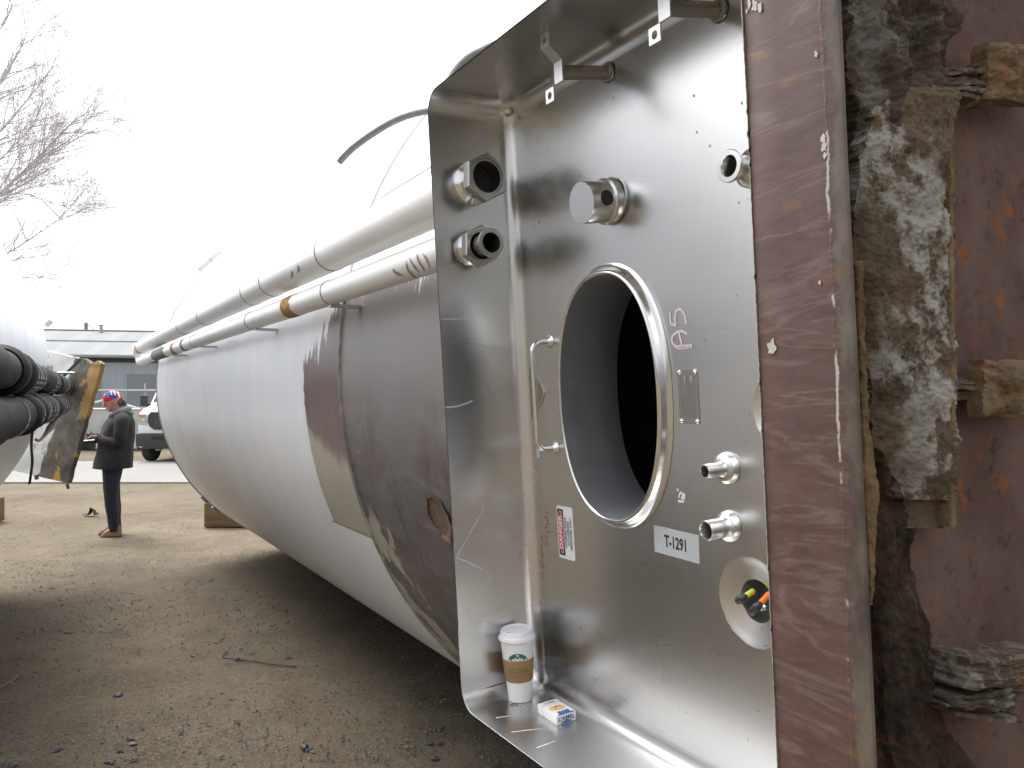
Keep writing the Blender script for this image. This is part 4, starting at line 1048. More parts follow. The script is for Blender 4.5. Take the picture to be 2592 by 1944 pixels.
CHIP = plain('dark_slate_chip', (.045, .05, .058), .6, 0, .3, 60)
m = MB()
for i in range(1200):
    Y = 2.3 + 6 * rnd.random() ** 1.4; X = lerp(-.70 * Y, .2 * Y, rnd.random())
    if nz((X * 1.3, Y * 1.3, 9)) < .02 and rnd.random() < .7: continue
    stone(X, Y, .004 + .014 * rnd.random() ** 2, rnd.uniform(.15, .5), m, rnd.uniform(1, 1.8))
tag(m.build('slate_chips', CHIP, None, 20), 'thin dark slate coloured chips lying on the dirt', 'chips', None, 'stuff')
def rock(px, py, r, label):
    Y = EYE * 1720 / (py - 856); p = at(px, py, Y); bm = bmesh.new(); bmesh.ops.create_icosphere(bm, subdivisions=3, radius=1)
    q = MB(); q.add([(v.co.x * r * (1 + .4 * nz(v.co, 1.4, px)), v.co.y * r * (1 + .4 * nz(v.co, 1.6, px)), max(-.1 * r, v.co.z * r * .7 * (1 + .3 * nz(v.co, 1.9, px)))) for v in bm.verts], [[v.index for v in f.verts] for f in bm.faces]); bm.free()
    o = q.build('stone', CHIP, None, 40); o.location = (p.x, p.y, 0); tag(o, label, 'stone', 'dark stones on the dirt')
rock(256, 1504, .026, 'dark round stone lying on open dirt left of the dark chips')
rock(658, 1614, .022, 'dark stone near the bottom edge under the tank side')
rock(27, 1655, .020, 'dark stone in the lower left corner of the yard')
rock(512, 1424, .018, 'dark stone at the end of a thin black twig')
m = MB(); Y = EYE * 1720 / (1440 - 856)
m.tube(curve([tuple(at(x, y, EYE * 1720 / (y - 856)) + Vector((0, 0, .004))) for x, y in ((480, 1422), (512, 1425), (560, 1432), (600, 1438), (640, 1441))], 3), .004, 5); tag(m.build('twig', plain('twig_black', (.04, .035, .03), .8)), 'thin black twig lying on the dirt', 'twig')
m = MB(); m.tube(curve([tuple(at(x, y, EYE * 1720 / (y - 856)) + Vector((0, 0, .006))) for x, y in ((2, 1484), (16, 1478), (30, 1470), (40, 1460))], 3), .004, 5); tag(m.build('twig', plain('twig_pale', (.30, .22, .15), .8)), 'pale curved twig at the left edge of the dirt', 'twig')
# crumpled scrap on the ground left of the man
bx = at(196, 1115, EYE * 1720 / (1115 - 856)); m = MB()
m.grid(16, 10, lambda u, v: (-.13 + .2 * u + .03 * nz((u * 4, v * 3, 1)), .1 * v, max(.003, .02 + .10 * (u > .45) * sin(min(1, (u - .45) * 2.4) * pi) * (1 - .4 * v) + .03 * nz((u * 5, v * 5, 3)))))
o = m.build('rubber_scrap', RUB); o.location = (bx.x, bx.y, 0); tag(o, 'crumpled black rubber scrap on the dirt left of the man', 'scrap')

# ================================================================== CUP AND CIGARETTE BOX ON THE SILL
tm = Matrix.Translation(tank.location) @ Matrix.Rotation(radians(30.5), 4, 'Z')
def Wp(n, s, u): return tm @ Q(n, s, u)
def sill(x, y): r = hit(x, y, 'u', 0.0); return r[0], r[1]
cn, csx = sill(1124, 1509)
base = Wp(cn, csx, .0006); up_ = (Wp(0, 0, 1) - Wp(0, 0, 0)).normalized()
cup = empty('coffee_cup', base); tag(cup, 'white paper coffee cup with lid and brown cardboard sleeve on the steel sill', 'cup')
tocam = (Vector((0, 0, EYE)) - base); tocam = (tocam - up_ * tocam.dot(up_)).normalized(); side = tocam.cross(up_).normalized() * -1
# side: to the right as seen from the camera
if side.x < 0: side = -side
CH_ = .166
def cr(t): return lerp(.0290, .0430, t / .160)
PAPER = plain('white_paper', (.70, .695, .70), .45, 0, .02, 20, .02); PLA = plain('white_plastic_lid', (.74, .74, .77), .32, 0, .02, 20, .02)
CARD = NT('brown_cardboard'); n = CARD.noise(60, 4, .6, (1, 1, 8)); CARD.bump(n, .25, .0006); CARD = CARD.set(CARD.mix(n, (.26, .155, .075), (.33, .205, .105)), .8, 0, .2)
def L3(mb, prof, seg=64): return mb.lathe(prof, (0, 0, 0), up_, seg, rx=side)
m = MB(); L3(m, [(0, .004), (.027, .004), (.0275, 0), (.0292, .0005), (cr(.002), .002), (cr(.158), .158)]); m.build('cup_body', PAPER, cup)
m = MB(); L3(m, [(.0440, .153), (.0462, .1545), (.0470, .1565), (.0470, .1590), (.0455, .1605), (.0460, .1620), (.0452, .1640), (.0425, .1655), (.0415, .168), (.0402, .176), (.0392, .1785), (.0375, .1792), (.036, .178), (.0345, .1765), (0, .1762)]); m.build('lid', PLA, cup, 40)
m = MB(); m.lathe([(0, .1770), (.0035, .1768)], side * -.020 + tocam * .022, up_, 12); m.build('sip_hole', plain('sip_shade', (.35, .30, .31), .6), cup)
s0_, s1_ = .052, .108
m = MB(); L3(m, [(cr(s0_) + .0002, s0_), (cr(s0_) + .0011, s0_), (cr(s0_) + .0016, s0_ + .001), (cr(s1_) + .0016, s1_ - .0005), (cr(s1_) + .0010, s1_), (cr(s1_) + .0002, s1_)]); slv = m.build('cardboard_sleeve', CARD, cup)
def wrap(off, rot=0.0):
    def f(x, y):         # x along the girth, y height; centred towards the camera
        r = cr(y) + off; th = x / r + rot; return side * (r * sin(th)) + tocam * (r * cos(th)) + up_ * y
    return f
GREEN = plain('logo_green', (.0, .115, .07), .5, 0, .03)
def fillpoly(mb, pts, f, n=1):
    V = [Vector(p) for p in pts]; E = [(i, (i + 1) % len(V)) for i in range(len(V))]
    # split long shapes so they follow the curve
    r = delaunay_2d_cdt(V, E, [], 1, 1e-7); mb.add([f(p[0], p[1]) for p in r[0]], r[2])
rot = -.03; cy_ = .100; RR = .0285
m = MB(); f1 = wrap(.0003, rot); f2 = wrap(.0006, rot); f3 = wrap(.0009, rot)
m.grid(48, 12, lambda u, v: (lambda a, y: f1(a * sqrt(max(RR ** 2 - (y - cy_) ** 2, 0)), y))(2 * u - 1, lerp(s1_ - .002, cy_ + RR - .00002, v)))
lg = m.build('round_logo', GREEN, cup)
m = MB()
def star(cx, cy, ro, ri, n=5, a0=pi / 2): return [(cx + (ro if k % 2 == 0 else ri) * cos(a0 + pi * k / n), cy + (ro if k % 2 == 0 else ri) * sin(a0 + pi * k / n)) for k in range(2 * n)]
fillpoly(m, star(0, .1235, .0046, .0019), f2)
for sgn in (-1, 1):
    for i, (bx_, tx, ty, w_) in enumerate(((.0045, .0056, .1205, .0022), (.0085, .0103, .1182, .0026), (.0125, .0150, .1152, .0024))):
        fillpoly(m, [(sgn * (bx_ - w_), .1135 - i * .001), (sgn * (bx_ + w_), .1130 - i * .001), (sgn * tx, ty)], f2)
    fillpoly(m, [(sgn * .0255, .108), (sgn * .0160, .108), (sgn * .0165, .1100), (sgn * .0195, .1105), (sgn * .0235, .1165), (sgn * .0235, .1120)], f2)
m.grid(24, 4, lambda u, v: (lambda a: f2((lerp(.0105, .0150, v)) * cos(a), .1075 + lerp(.0060, .0078, v) * sin(a)))(lerp(.05, pi - .05, u)))
m.grid(24, 3, lambda u, v: (lambda a: f2((lerp(.0, .0098, v)) * cos(a), .1078 + lerp(.0, .0054, v) * sin(a)))(lerp(.02, pi - .02, u)))
m.build('crowned_figure', LABW, lg)
m = MB()
for xx in (-.0042, .0042):
    m.tube([f3(xx - .0022, .1098), f3(xx, .1104), f3(xx + .0022, .1098)], .0004, 4); m.tube([f3(xx - .0018, .1087), f3(xx + .0018, .1087)], .0004, 4)
for sgn in (-1, 1):
    for k in range(3): m.tube([f3(sgn * (.0075 + .0022 * k), .1085), f3(sgn * (.0068 + .0022 * k), .1120)], .00035, 4)
m.build('figure_lines', GREEN, lg)
PRINT = plain('sleeve_print', (.13, .085, .045), .8)
fs = lambda y0: (lambda x, y: wrap(.0019, rot)(x, y + y0))
m = MB()
text_mb('CAN WE BUY', fs(.0885), .0078, .012, 1.0, 0, 1.08, m); text_mb('YOU A DRINK?', fs(.0800), .0078, .012, 1.0, 0, 1.05, m)
m.build('sleeve_wording', PRINT, slv)
m = MB(); rnd = random.Random(4)
for y0, x1 in ((.0725, .030), (.0700, .030), (.0670, .004), (.0645, -.002)):
    x = -.030
    while x < x1: l = rnd.uniform(.001, .003); m.grid(2, 2, lambda u, v: wrap(.0019, rot)(x + l * u, y0 + .0007 * v)); x += l + .0008
m.build('small_print', PRINT, slv)
# crumbs of dirt in front of the cup
m = MB(); rnd = random.Random(6)
for i in range(60):
    x, y = rnd.gauss(1109, 10), rnd.gauss(1523, 3.0)
    if i > 45: x, y = rnd.uniform(1090, 1170), rnd.uniform(1515, 1545)
    n_, s_ = sill(x, y); o = Wp(n_, s_, 0); r = rnd.uniform(.0004, .0015); m.lathe([(0, r), (r, r * .6), (r * 1.2, 0)], o, up_, 5)
o = m.build('dirt_crumbs', plain('crumb_brown', (.05, .035, .025), .9)); tag(o, 'little brown crumbs on the steel sill in front of the cup', 'crumbs', None, 'stuff')

# cigarette box lying flat
ca = Vector(Wp(*sill(1167.5, 1544), 0)); cdp = Vector(Wp(*sill(1203, 1568), 0)); cc_ = Vector(Wp(*sill(1247, 1561), 0))
ey = (ca - cdp).normalized(); ez = up_; ey = (ey - ez * ey.dot(ez)).normalized(); ex = ey.cross(ez).normalized()
if ex.dot(cc_ - cdp) < 0: ex = -ex
BW, BL, BH = .054, .086, .0215
box = empty('cigarette_box', cdp); tag(box, 'small white cigarette box with blue band and yellow oval lying on the sill', 'cigarette box')
B = lambda x, y, z: ex * x + ey * y + ez * (z + .0006)
m = MB(); m.box((0, 0, 0), (BW, BL, BH), lambda p: B(p[0] + BW / 2, p[1] + BL / 2, p[2] + BH / 2), .0011); bb = m.build('carton', PAPER, box, 40)
m = MB()
sl = plain('slot_grey', (.20, .20, .22), .7)
m.tube([B(-.0002, BL - .022, BH), B(-.0002, BL - .030, 0)], .0003, 4); m.tube([B(0, BL - .022, BH + .0001), B(BW, BL - .022, BH + .0001)], .0004, 4); m.build('lid_line', sl, box)
top = lambda e: (lambda x, y: B(x, y, BH + e)); endf = lambda e: (lambda x, z: B(x, -e, z))
BLUE = plain('pack_blue', (.055, .13, .36), .4, 0, .03); YEL = plain('pack_yellow', (.72, .42, .05), .45); SND = plain('pack_sand', (.70, .58, .42), .5); BRN = plain('pack_camel_brown', (.36, .12, .06), .5)
m = MB(); fillpoly(m, [(.006, .0), (BW - .004, .0), (BW - .004, .006), (BW - .010, .0065), (BW - .010, .020), (.013, .020), (.012, .0055), (.006, .005)], top(.0003))
fillpoly(m, [(.012, .0012), (BW - .012, .0012), (BW - .013, .0040), (BW / 2, .0088), (.013, .0040)], endf(.0004)); m.build('blue_band', BLUE, box)
m = MB(); fillpoly(m, [(BW / 2 + .021 * cos(t), .040 + .0135 * sin(t)) for t in [2 * pi * k / 40 for k in range(40)]], top(.0003)); ov = m.build('yellow_oval', YEL, box)
m = MB(); fillpoly(m, [(BW / 2 - .001 + .0180 * cos(t), .0425 + .0085 * sin(t)) for t in [2 * pi * k / 40 for k in range(40)]], top(.0006)); m.build('sand_patch', SND, ov)
m = MB()       # one-humped camel seen from the side
cm = [(-.0155, .0465), (-.0130, .0480), (-.0110, .0470), (-.0095, .0440), (-.0065, .0435), (-.003, .0440), (-.0005, .0475), (.002, .0495), (.0045, .0480), (.0065, .0450), (.0115, .0440), (.0130, .0425), (.0125, .0340), (.0112, .0340), (.0108, .0405), (.0092, .0400), (.0090, .0335), (.0076, .0335), (.0072, .0405), (-.0025, .0405), (-.0035, .0335), (-.0050, .0335), (-.0048, .0400), (-.0062, .0395), (-.0070, .0340), (-.0083, .0340), (-.0078, .0410), (-.0108, .0420), (-.0125, .0455), (-.0150, .0450)]
fillpoly(m, [(BW / 2 + x, y + .001) for x, y in cm], top(.0009)); m.build('camel_drawing', BRN, ov)
def arch(x, y): return B(BW / 2 + x, -.0007, BH * .50 + y + .0030 * cos(x * 60) - .001)
m = text_mb('CAMEL', arch, .0125, .025, 1.15, 0, 1.05); m.build('arched_lettering', plain('letter_navy', (.04, .05, .16), .5), box)
m = text_mb('CAMEL', lambda x, y: top(.0004)(BW / 2 + x, BL - .0115 + y), .0075, .02, 1.4); m.build('lid_lettering', INK, box)
m = text_mb('BLUE', lambda x, y: top(.0006)(BW / 2 + x, .0150 + y), .0045, .0, 1.2); m.build('band_lettering', LABW, box)

# ================================================================== THE MAN
def bake(ob, name, mat, parent, ang=60):
    dg = bpy.context.evaluated_depsgraph_get(); me = bpy.data.meshes.new_from_object(ob.evaluated_get(dg)); me.name = name
    bpy.data.objects.remove(ob); o = bpy.data.objects.new(name, me); COL.objects.link(o); me.materials.clear(); me.materials.append(mat)
    me.polygons.foreach_set('use_smooth', [True] * len(me.polygons)); o.parent = parent; return o
def skin(name, nodes, edges, mat, parent, sub=2, root=0):
    me = bpy.data.meshes.new(name); me.from_pydata([n[0] for n in nodes], edges, []); ob = bpy.data.objects.new(name, me); COL.objects.link(ob)
    md = ob.modifiers.new('s', 'SKIN'); md.use_smooth_shade = True
    for i, n in enumerate(nodes):
        r = n[1]; me.skin_vertices[0].data[i].radius = r if isinstance(r, tuple) else (r, r); me.skin_vertices[0].data[i].use_root = (i == root)
    sb = ob.modifiers.new('b', 'SUBSURF'); sb.levels = sub; sb.render_levels = sub
    return bake(ob, name, mat, parent)
PY = 9.74; pp = at(240, 1155, PY)
ROT = radians(26.7); man = empty('person', (pp.x, PY, 0), ROT); tag(man, 'standing man in dark jacket, jeans and red starry bandana, writing with his head bowed', 'person')
SKINM = plain('skin', (.30, .16, .115), .5, 0, .08, 12); JK = plain('dark_jacket', (.009, .0078, .008), .85, 0, .35, 9, .6, .02); JN = plain('navy_jeans', (.009, .012, .022), .85, 0, .3, 12, .5, .01)
HOOD = plain('grey_hood', (.15, .16, .16), .9, 0, .15, 14, .4, .01); BOOT = plain('tan_boots', (.20, .125, .055), .7, 0, .2, 14); HAIR = plain('dark_grey_hair', (.05, .045, .045), .7, 0, .3, 40)
# one continuous body: pelvis, spine, neck, head, arms with hands and fingers, legs with feet
N = []; E = []
def nd_(p, r, par=None):
    N.append((tuple(p), r)); i = len(N) - 1
    if par is not None: E.append((par, i))
    return i
pel = nd_((.03, 0, .95), .12); sp1 = nd_((.05, 0, 1.12), (.13, .13), pel); sp2 = nd_((.09, 0, 1.33), (.14, .13), sp1); nk = nd_((.10, 0, 1.47), .062, sp2); nk2 = nd_((.065, 0, 1.545), .056, nk)
hd1 = nd_((.035, 0, 1.60), .078, nk2); hd2 = nd_((.028, 0, 1.665), .098, hd1); hd3 = nd_((.035, 0, 1.725), .078, hd2)
for sg in (-1, 1):
    hip = nd_((.03, sg * .10, .90), .10, pel); kn = nd_((.015, sg * .11, .50), .062, hip); an = nd_((.045 + .01 * sg, sg * .11, .10), .045, kn); nd_((-.07 + .01 * sg, sg * .115, .045), .028, an)
    sh = nd_((.11, sg * .19, 1.40), .062, sp2); el = nd_((.085, sg * .25, 1.16), .048, sh)
    wr = nd_((-.135, sg * .10, 1.215), .030, el) if sg < 0 else nd_((-.23, .16, 1.205), .030, el)
    hx, hy, hz2 = N[wr][0]; pm_ = nd_((hx - .055, hy, hz2 + .006), .034, wr)
    for k in range(4):
        oy = (-.027 + .018 * k); f1_ = nd_((hx - .088, hy + oy, hz2 + .008), .0095, pm_); f2_ = nd_((hx - .110, hy + oy, hz2 - .008), .0088, f1_); nd_((hx - .105 + .003 * abs(k - 1.5), hy + oy, hz2 - .028), .008, f2_)
    th_ = nd_((hx - .060, hy - .034 * (1 if sg < 0 else -1), hz2 + .020), .010, pm_); nd_((hx - .090, hy - .022 * (1 if sg < 0 else -1), hz2 + .018), .009, th_)
body = skin('body', N, E, SKINM, man, 2, pel)
# head features: nose, brow, ears, jaw
m = MB()
def sph(c, r, T=None, seg=14):
    m2 = []; prof_ = [(sin(pi * k / 10), -cos(pi * k / 10)) for k in range(11)]
    return [(r[0] * 0, 0)]
def ellip(mb, c, r, rot=None, seg=20, rings=12):
    rot = rot or Matrix.Identity(3); V = []; F = []
    for j in range(rings + 1):
        ph = pi * j / rings
        for k in range(seg):
            a = 2 * pi * k / seg; V.append(Vector(c) + rot @ Vector((r[0] * sin(ph) * cos(a), r[1] * sin(ph) * sin(a), r[2] * cos(ph))))
    for j in range(rings):
        for k in range(seg): F.append((j * seg + k, j * seg + (k + 1) % seg, (j + 1) * seg + (k + 1) % seg, (j + 1) * seg + k))
    mb.add(V, F)
Rt = Matrix.Rotation(radians(-18), 3, 'Y')          # head bowed forward (towards -x)
HC = Vector((.020, 0, 1.655))
hp_ = lambda x, y, z: HC + Rt @ Vector((x, y, z))
ellip(m, hp_(-.012, 0, -.015), (.086, .070, .112), Rt); ellip(m, hp_(-.060, 0, -.085), (.036, .042, .034), Rt)
ellip(m, hp_(-.105, 0, -.030), (.020, .014, .022), Rt, 12, 8); ellip(m, hp_(-.094, 0, .008), (.014, .045, .012), Rt, 12, 8); ellip(m, hp_(-.095, 0, -.066), (.010, .024, .010), Rt, 12, 8)
for sg in (-1, 1): ellip(m, hp_(.012, sg * .074, -.020), (.018, .008, .030), Rt, 12, 8)
m.build('face', SKINM, man, 80)
m = MB()
for sg in (-1, 1): ellip(m, hp_(-.094, sg * .030, -.008), (.008, .013, .006), Rt, 10, 6)
ellip(m, hp_(-.058, 0, -.100), (.030, .034, .020), Rt); m.build('eyes_and_stubble', plain('eye_stubble_brown', (.10, .06, .05), .7), man, 80)  # one dark brown for eyes and chin stubble
m = MB(); ellip(m, hp_(.050, 0, -.030), (.055, .074, .070), Rt); m.tube(curve([tuple(hp_(.085, 0, -.03)), (.135, 0, 1.64), (.155, 0, 1.60), (.150, 0, 1.55)], 4), [.026] * 4 + [.026] * 4 + [.020] * 4 + [.010], 12); m.build('hair', HAIR, man, 80)
BAN = NT('flag_bandana'); x, y, z = BAN.xyz()[0:3]
# red band, white line, blue field with white stars over it, red and white stripes behind
st = BAN.voro(26, out='Distance', rnd=.35); blue = BAN.mix(BAN.ramp(st, [(.24, 1), (.30, 0)]), (.02, .06, .25), (.7, .7, .72))
sw = BAN.math('FRACT', BAN.math('MULTIPLY', BAN.math('ADD', x, BAN.math('MULTIPLY', z, .4)), 28)); strp = BAN.mix(BAN.step(sw, .45, .55), (.55, .015, .03), (.7, .68, .68))
zz = BAN.math('ADD', z, BAN.math('MULTIPLY', x, .32))
c = BAN.mix(BAN.step(zz, 1.690, 1.694), (.48, .012, .025), blue); c = BAN.mix(BAN.step(zz, 1.755, 1.760), c, strp); c = BAN.mix(BAN.step(x, .065, .075), c, strp)
BAN = BAN.set(c, .75, 0, .2)
m = MB()
m.grid(36, 14, lambda u, v: (lambda a, ph: hp_(.004 + (.104 + .002 * sin(9 * a)) * sin(ph) * cos(a), .084 * sin(ph) * sin(a), .030 + .100 * cos(ph) * (.92 if cos(ph) > 0 else 1.0)))(2 * pi * u, lerp(.02, pi * .56, v)), closed_u=True)
m.grid(8, 6, lambda u, v: Vector((.115 + .05 * v, -.03 + .05 * u, 1.70 - .11 * v + .01 * sin(6 * u)))); m.grid(8, 6, lambda u, v: Vector((.10 + .045 * v, -.01 + .04 * u, 1.66 - .13 * v + .012 * sin(7 * u))))
m.build('bandana', BAN, man, 80)
def loft(mb, secs, seg=40, wob=.0):
    nS = len(secs)
    def f(u, v):
        t = v * (nS - 1); i = min(int(t), nS - 2); fr_ = t - i; p = secs[max(i - 1, 0)]; a = secs[i]; b = secs[i + 1]; q = secs[min(i + 2, nS - 1)]
        g = [.5 * (2 * A + (B_ - P_) * fr_ + (2 * P_ - 5 * A + 4 * B_ - C_) * fr_ ** 2 + (-P_ + 3 * A - 3 * B_ + C_) * fr_ ** 3) for P_, A, B_, C_ in zip(p, a, b, q)]
        th = 2 * pi * u; w_ = 1 + wob * nz((cos(th) * 2, sin(th) * 2, g[0] * 7)) 
        return Vector((g[1] + g[2] * cos(th) * w_, g[4] + g[3] * sin(th) * w_, g[0]))
    mb.grid(seg, (nS - 1) * 5 + 1, f, closed_u=True)
m = MB()    # (z, centre x, rx, ry, centre y)
loft(m, [(.835, .020, .222, .27, 0), (.92, .030, .214, .268, 0), (1.05, .048, .205, .255, 0), (1.18, .062, .198, .25, 0), (1.30, .080, .188, .25, 0), (1.40, .098, .165, .235, 0), (1.465, .112, .130, .17, 0), (1.51, .115, .095, .10, 0), (1.525, .11, .075, .075, 0)], 48, .06)
jk = m.build('jacket', JK, man, 80)
for sg in (-1, 1):
    wx = (-.145, -.10 * 1, 1.215) if sg < 0 else (-.24, .16, 1.205)
    m = MB(); pts = curve([(.12, sg * .13, 1.43), (.115, sg * .225, 1.40), (.105, sg * .268, 1.28), (.085, sg * .265, 1.165), (-.02, sg * .20 if sg < 0 else .22, 1.165), (wx[0] + .02, -.105 if sg < 0 else .165, 1.205), (wx[0], -.10 if sg < 0 else .16, 1.213)], 5)
    R = [lerp(.094, .048, min(1, i / (len(pts) - 1)) ** 1.1) * (1 + .10 * nz((i * .6, sg, 3))) for i in range(len(pts))]
    m.tube(pts, R, 20); m.build('sleeve', JK, jk, 80)
m = MB(); m.tube(curve([(-.045, 0, 1.40), (.0, -.07, 1.475), (.08, -.10, 1.52), (.165, -.06, 1.545), (.185, 0, 1.55), (.165, .06, 1.545), (.08, .10, 1.52), (.0, .07, 1.475), (-.045, 0, 1.40)], 4), [.018] * 4 + [.026] * 4 + [.036] * 4 + [.046] * 9 + [.036] * 4 + [.026] * 4 + [.02] * 4, 14)
ellip(m, (.20, 0, 1.515), (.06, .09, .04), Matrix.Rotation(radians(25), 3, 'Y')); m.tube(curve([(-.03, -.05, 1.42), (-.07, -.045, 1.34), (-.105, -.03, 1.24)], 4), .022, 8, flat=.5); m.build('hood', HOOD, jk, 80)
m = MB()
for sg in (-1, 1):
    ox = .012 * sg
    loft(m, [(.07, .045 + ox, .058, .058, sg * .11), (.13, .042 + ox, .060, .062, sg * .11), (.30, .030 + ox, .070, .070, sg * .11), (.50, .012 + ox, .080, .080, sg * .11), (.70, .008, .098, .095, sg * .105), (.90, .022, .125, .115, sg * .095)], 28, .10)
m.build('jeans', JN, man, 80)
for sg in (-1, 1):
    m = MB(); ox = -.01 if sg > 0 else .012
    def bt(u, v):
        th = 2 * pi * u; z = [0, .012, .05, .085, .12, .15][int(round(v * 5))]; k = [1, 1.02, .98, .82, .62, .58][int(round(v * 5))]; back = .065; front = [.165, .168, .155, .10, .06, .056][int(round(v * 5))]
        c_ = cos(th); return Vector((.04 + ox - (front if c_ > 0 else back) * c_, sg * .115 + .048 * k ** .5 * sin(th), z))
    m.grid(28, 6, bt, closed_u=True); m.add([(.04 + ox - (.165 if cos(t) > 0 else .065) * cos(t), sg * .115 + .048 * sin(t), .0) for t in [2 * pi * k / 28 for k in range(28)]], [tuple(range(28))])
    b_ = m.build('boot', BOOT, man, 60)
    k = MB(); k.grid(28, 2, lambda u, v: (lambda th: Vector((.04 + ox - (.172 if cos(th) > 0 else .070) * cos(th), sg * .115 + .052 * sin(th), .001 + .022 * v)))(2 * pi * u), closed_u=True); k.build('sole', plain('sole_brown', (.05, .035, .025), .8), b_, 60)
# clipboard, pen and dark pouch are things he holds
hw = lambda x, y, z: Vector((pp.x + x * cos(ROT) - y * sin(ROT), PY + x * sin(ROT) + y * cos(ROT), z)); cb = empty('clipboard', hw(-.27, .01, 1.168), 0); cb.rotation_euler = (0, radians(-3), ROT); tag(cb, 'black clipboard held open with white paper on it', 'clipboard')
m = MB(); m.box((0, 0, 0), (.30, .24, .012), None, .003); m.box((.03, 0, -.02), (.24, .22, .02), None, .004); m.build('board', RUB, cb)
m = MB(); m.box((.0, 0, .009), (.24, .21, .003)); m.build('paper', LABW, cb)
m = MB(); m.box((-.13, 0, .02), (.03, .10, .02), None, .003); m.build('clip', STEEL_D, cb)
m = MB(); m.tube([hw(-.235, -.10, 1.19), hw(-.205, -.11, 1.29)], .0045, 8); tag(m.build('pen', RUB), 'dark pen in the right hand side over the paper', 'pen')

# ================================================================== VAN
VY = 20.55; vx = at(298, 1000, VY).x
van = empty('work_van', (vx + 1.015, VY, .03)); tag(van, 'white work van with black grille and bumper parked beyond the concrete', 'van')
VW = plain('van_white', (.78, .79, .80), .25, 0, .02); VB = plain('van_black_plastic', (.03, .032, .035), .5, 0, .1); GLS = plain('van_glass', (.03, .045, .05), .08, .0, .1)
m = MB()
VS = [(.0, 1.005, .62, 1.22, .0), (.04, 1.01, .36, 1.30, .02), (.20, 1.015, .33, 1.38, .03), (.55, 1.015, .33, 1.47, .03), (.60, 1.015, .33, 1.50, .03), (1.10, 1.01, .33, 2.08, .05), (1.35, 1.01, .33, 2.15, .07), (3.5, 1.01, .33, 2.16, .10), (6.0, 1.0, .33, 2.14, .10), (6.08, .95, .4, 2.05, .10)]
def vsec(y, w_, z0, z1, ins):
    zb = min(1.25, z1 - .1); r = .10
    P = [(-w_, z0), (-w_, (z0 + zb) / 2), (-w_, zb), (-w_ + ins * .6, (zb + z1) / 2), (-w_ + ins, z1 - r), (-w_ + ins + r * .4, z1 - .03), (-w_ + ins + r, z1), (0, z1 + .015)]
    return P + [(-a, b) for a, b in P[-2::-1]]
S_ = [[Vector((a, y, b)) for a, b in vsec(y, w_, z0, z1, ins)] for y, w_, z0, z1, ins in VS]; np_ = len(S_[0])
m.add([p for r_ in S_ for p in r_], [(j * np_ + i, j * np_ + (i + 1) % np_, (j + 1) * np_ + (i + 1) % np_, (j + 1) * np_ + i) for j in range(len(S_) - 1) for i in range(np_)] + [tuple(range(np_))[::-1], tuple((len(S_) - 1) * np_ + i for i in range(np_))])
m.build('body', VW, van, 30)
m = MB(); m.box((0, -.03, .56), (2.03, .22, .34), None, .04); m.box((0, -.02, .40), (1.7, .2, .14), None, .03); m.build('bumper', VB, van)
m = MB(); m.box((0, -.145, .62), (1.2, .02, .10), None, .004); m.build('bumper_intake', BLACKHOLE, van)
m = MB()
fr_ = lambda x, y, t=0: Vector((x, -.035 + t, y))
gp = [(-.70, .90), (-.74, 1.0), (-.74, 1.18), (-.66, 1.27), (.66, 1.27), (.74, 1.18), (.74, 1.0), (.70, .90), (.58, .82), (-.58, .82)]
m.prism(gp, fr_, .10); m.build('grille_surround', VB, van)
m = MB()
for x in (-.36, .36):
    for k in range(6): m.box((x * .98 - .0, -.045, .92 + k * .05), (.42, .012, .018))
m.build('grille_bars', plain('grille_bar', (.09, .09, .095), .4), van)
m = MB(); m.box((0, -.05, 1.05), (.22, .015, .30), None, .02); m.build('grille_centre', plain('chrome_grey', (.4, .4, .42), .25, .9), van)
for sg in (-1, 1):
    m = MB(); m.prism([(sg * x, z) for x, z in ((1.0, .95), (.77, .93), (.77, 1.10), (.80, 1.20), (1.0, 1.22))], lambda x, y, t=0: Vector((x, -.02 + .06 * max(0, abs(x) - .8) + t, y)), .08); hl = m.build('headlight', plain('headlight_glass', (.55, .55, .56), .12, .4, .3, 40), van)
    k = MB(); k.box((sg * .90, -.03, 1.18), (.16, .03, .05)); k.build('indicator', plain('indicator_orange', (.55, .22, .06), .3), hl)
    k = MB(); k.lathe([(0, 0), (.05, .005), (.055, .02)], (sg * .87, -.035, 1.04), (0, 1, 0), 20); k.build('lamp_bowl', STEEL_P, hl)
    m = MB(); m.box((sg * 1.12, .60, 1.56), (.20, .10, .30), None, .03); m.box((sg * 1.0, .62, 1.45), (.16, .05, .05)); m.build('wing_mirror', VB, van)
    for yy in (.48, 4.4):
        m = MB(); m.lathe([(.0, -.12), (.20, -.12), (.34, -.12), (.375, -.09), (.385, 0), (.375, .09), (.34, .12), (0, .12)], (sg * .88, yy, .36), (1, 0, 0), 32); wl = m.build('wheel', plain('tyre', (.025, .025, .026), .85), van)
        k = MB(); k.lathe([(0, .125 * sg), (.17, .125 * sg), (.21, .122 * sg)], (sg * .88, yy, .36), (1, 0, 0), 24); k.build('rim', STEEL_D, wl)
m = MB(); m.prism([(-.90, 1.54), (.90, 1.54), (.84, 2.03), (-.84, 2.03)], lambda x, y, t=0: Vector((x, .60 + (y - 1.50) * .862 - .02 + t, y)), .02); m.build('windscreen', GLS, van)
for sg in (-1, 1):
    m = MB(); m.prism([(.85, 1.42), (2.0, 1.42), (2.0, 1.95), (1.25, 1.95)], lambda y, z, t=0: Vector((sg * (1.019 - .04 * (z - 1.25)), y, z)), 0); m.build('side_window', GLS, van)
m = MB(); m.box((-.05, -.155, .60), (.32, .012, .16), None, .003); lp = m.build('licence_plate', LABW, van)
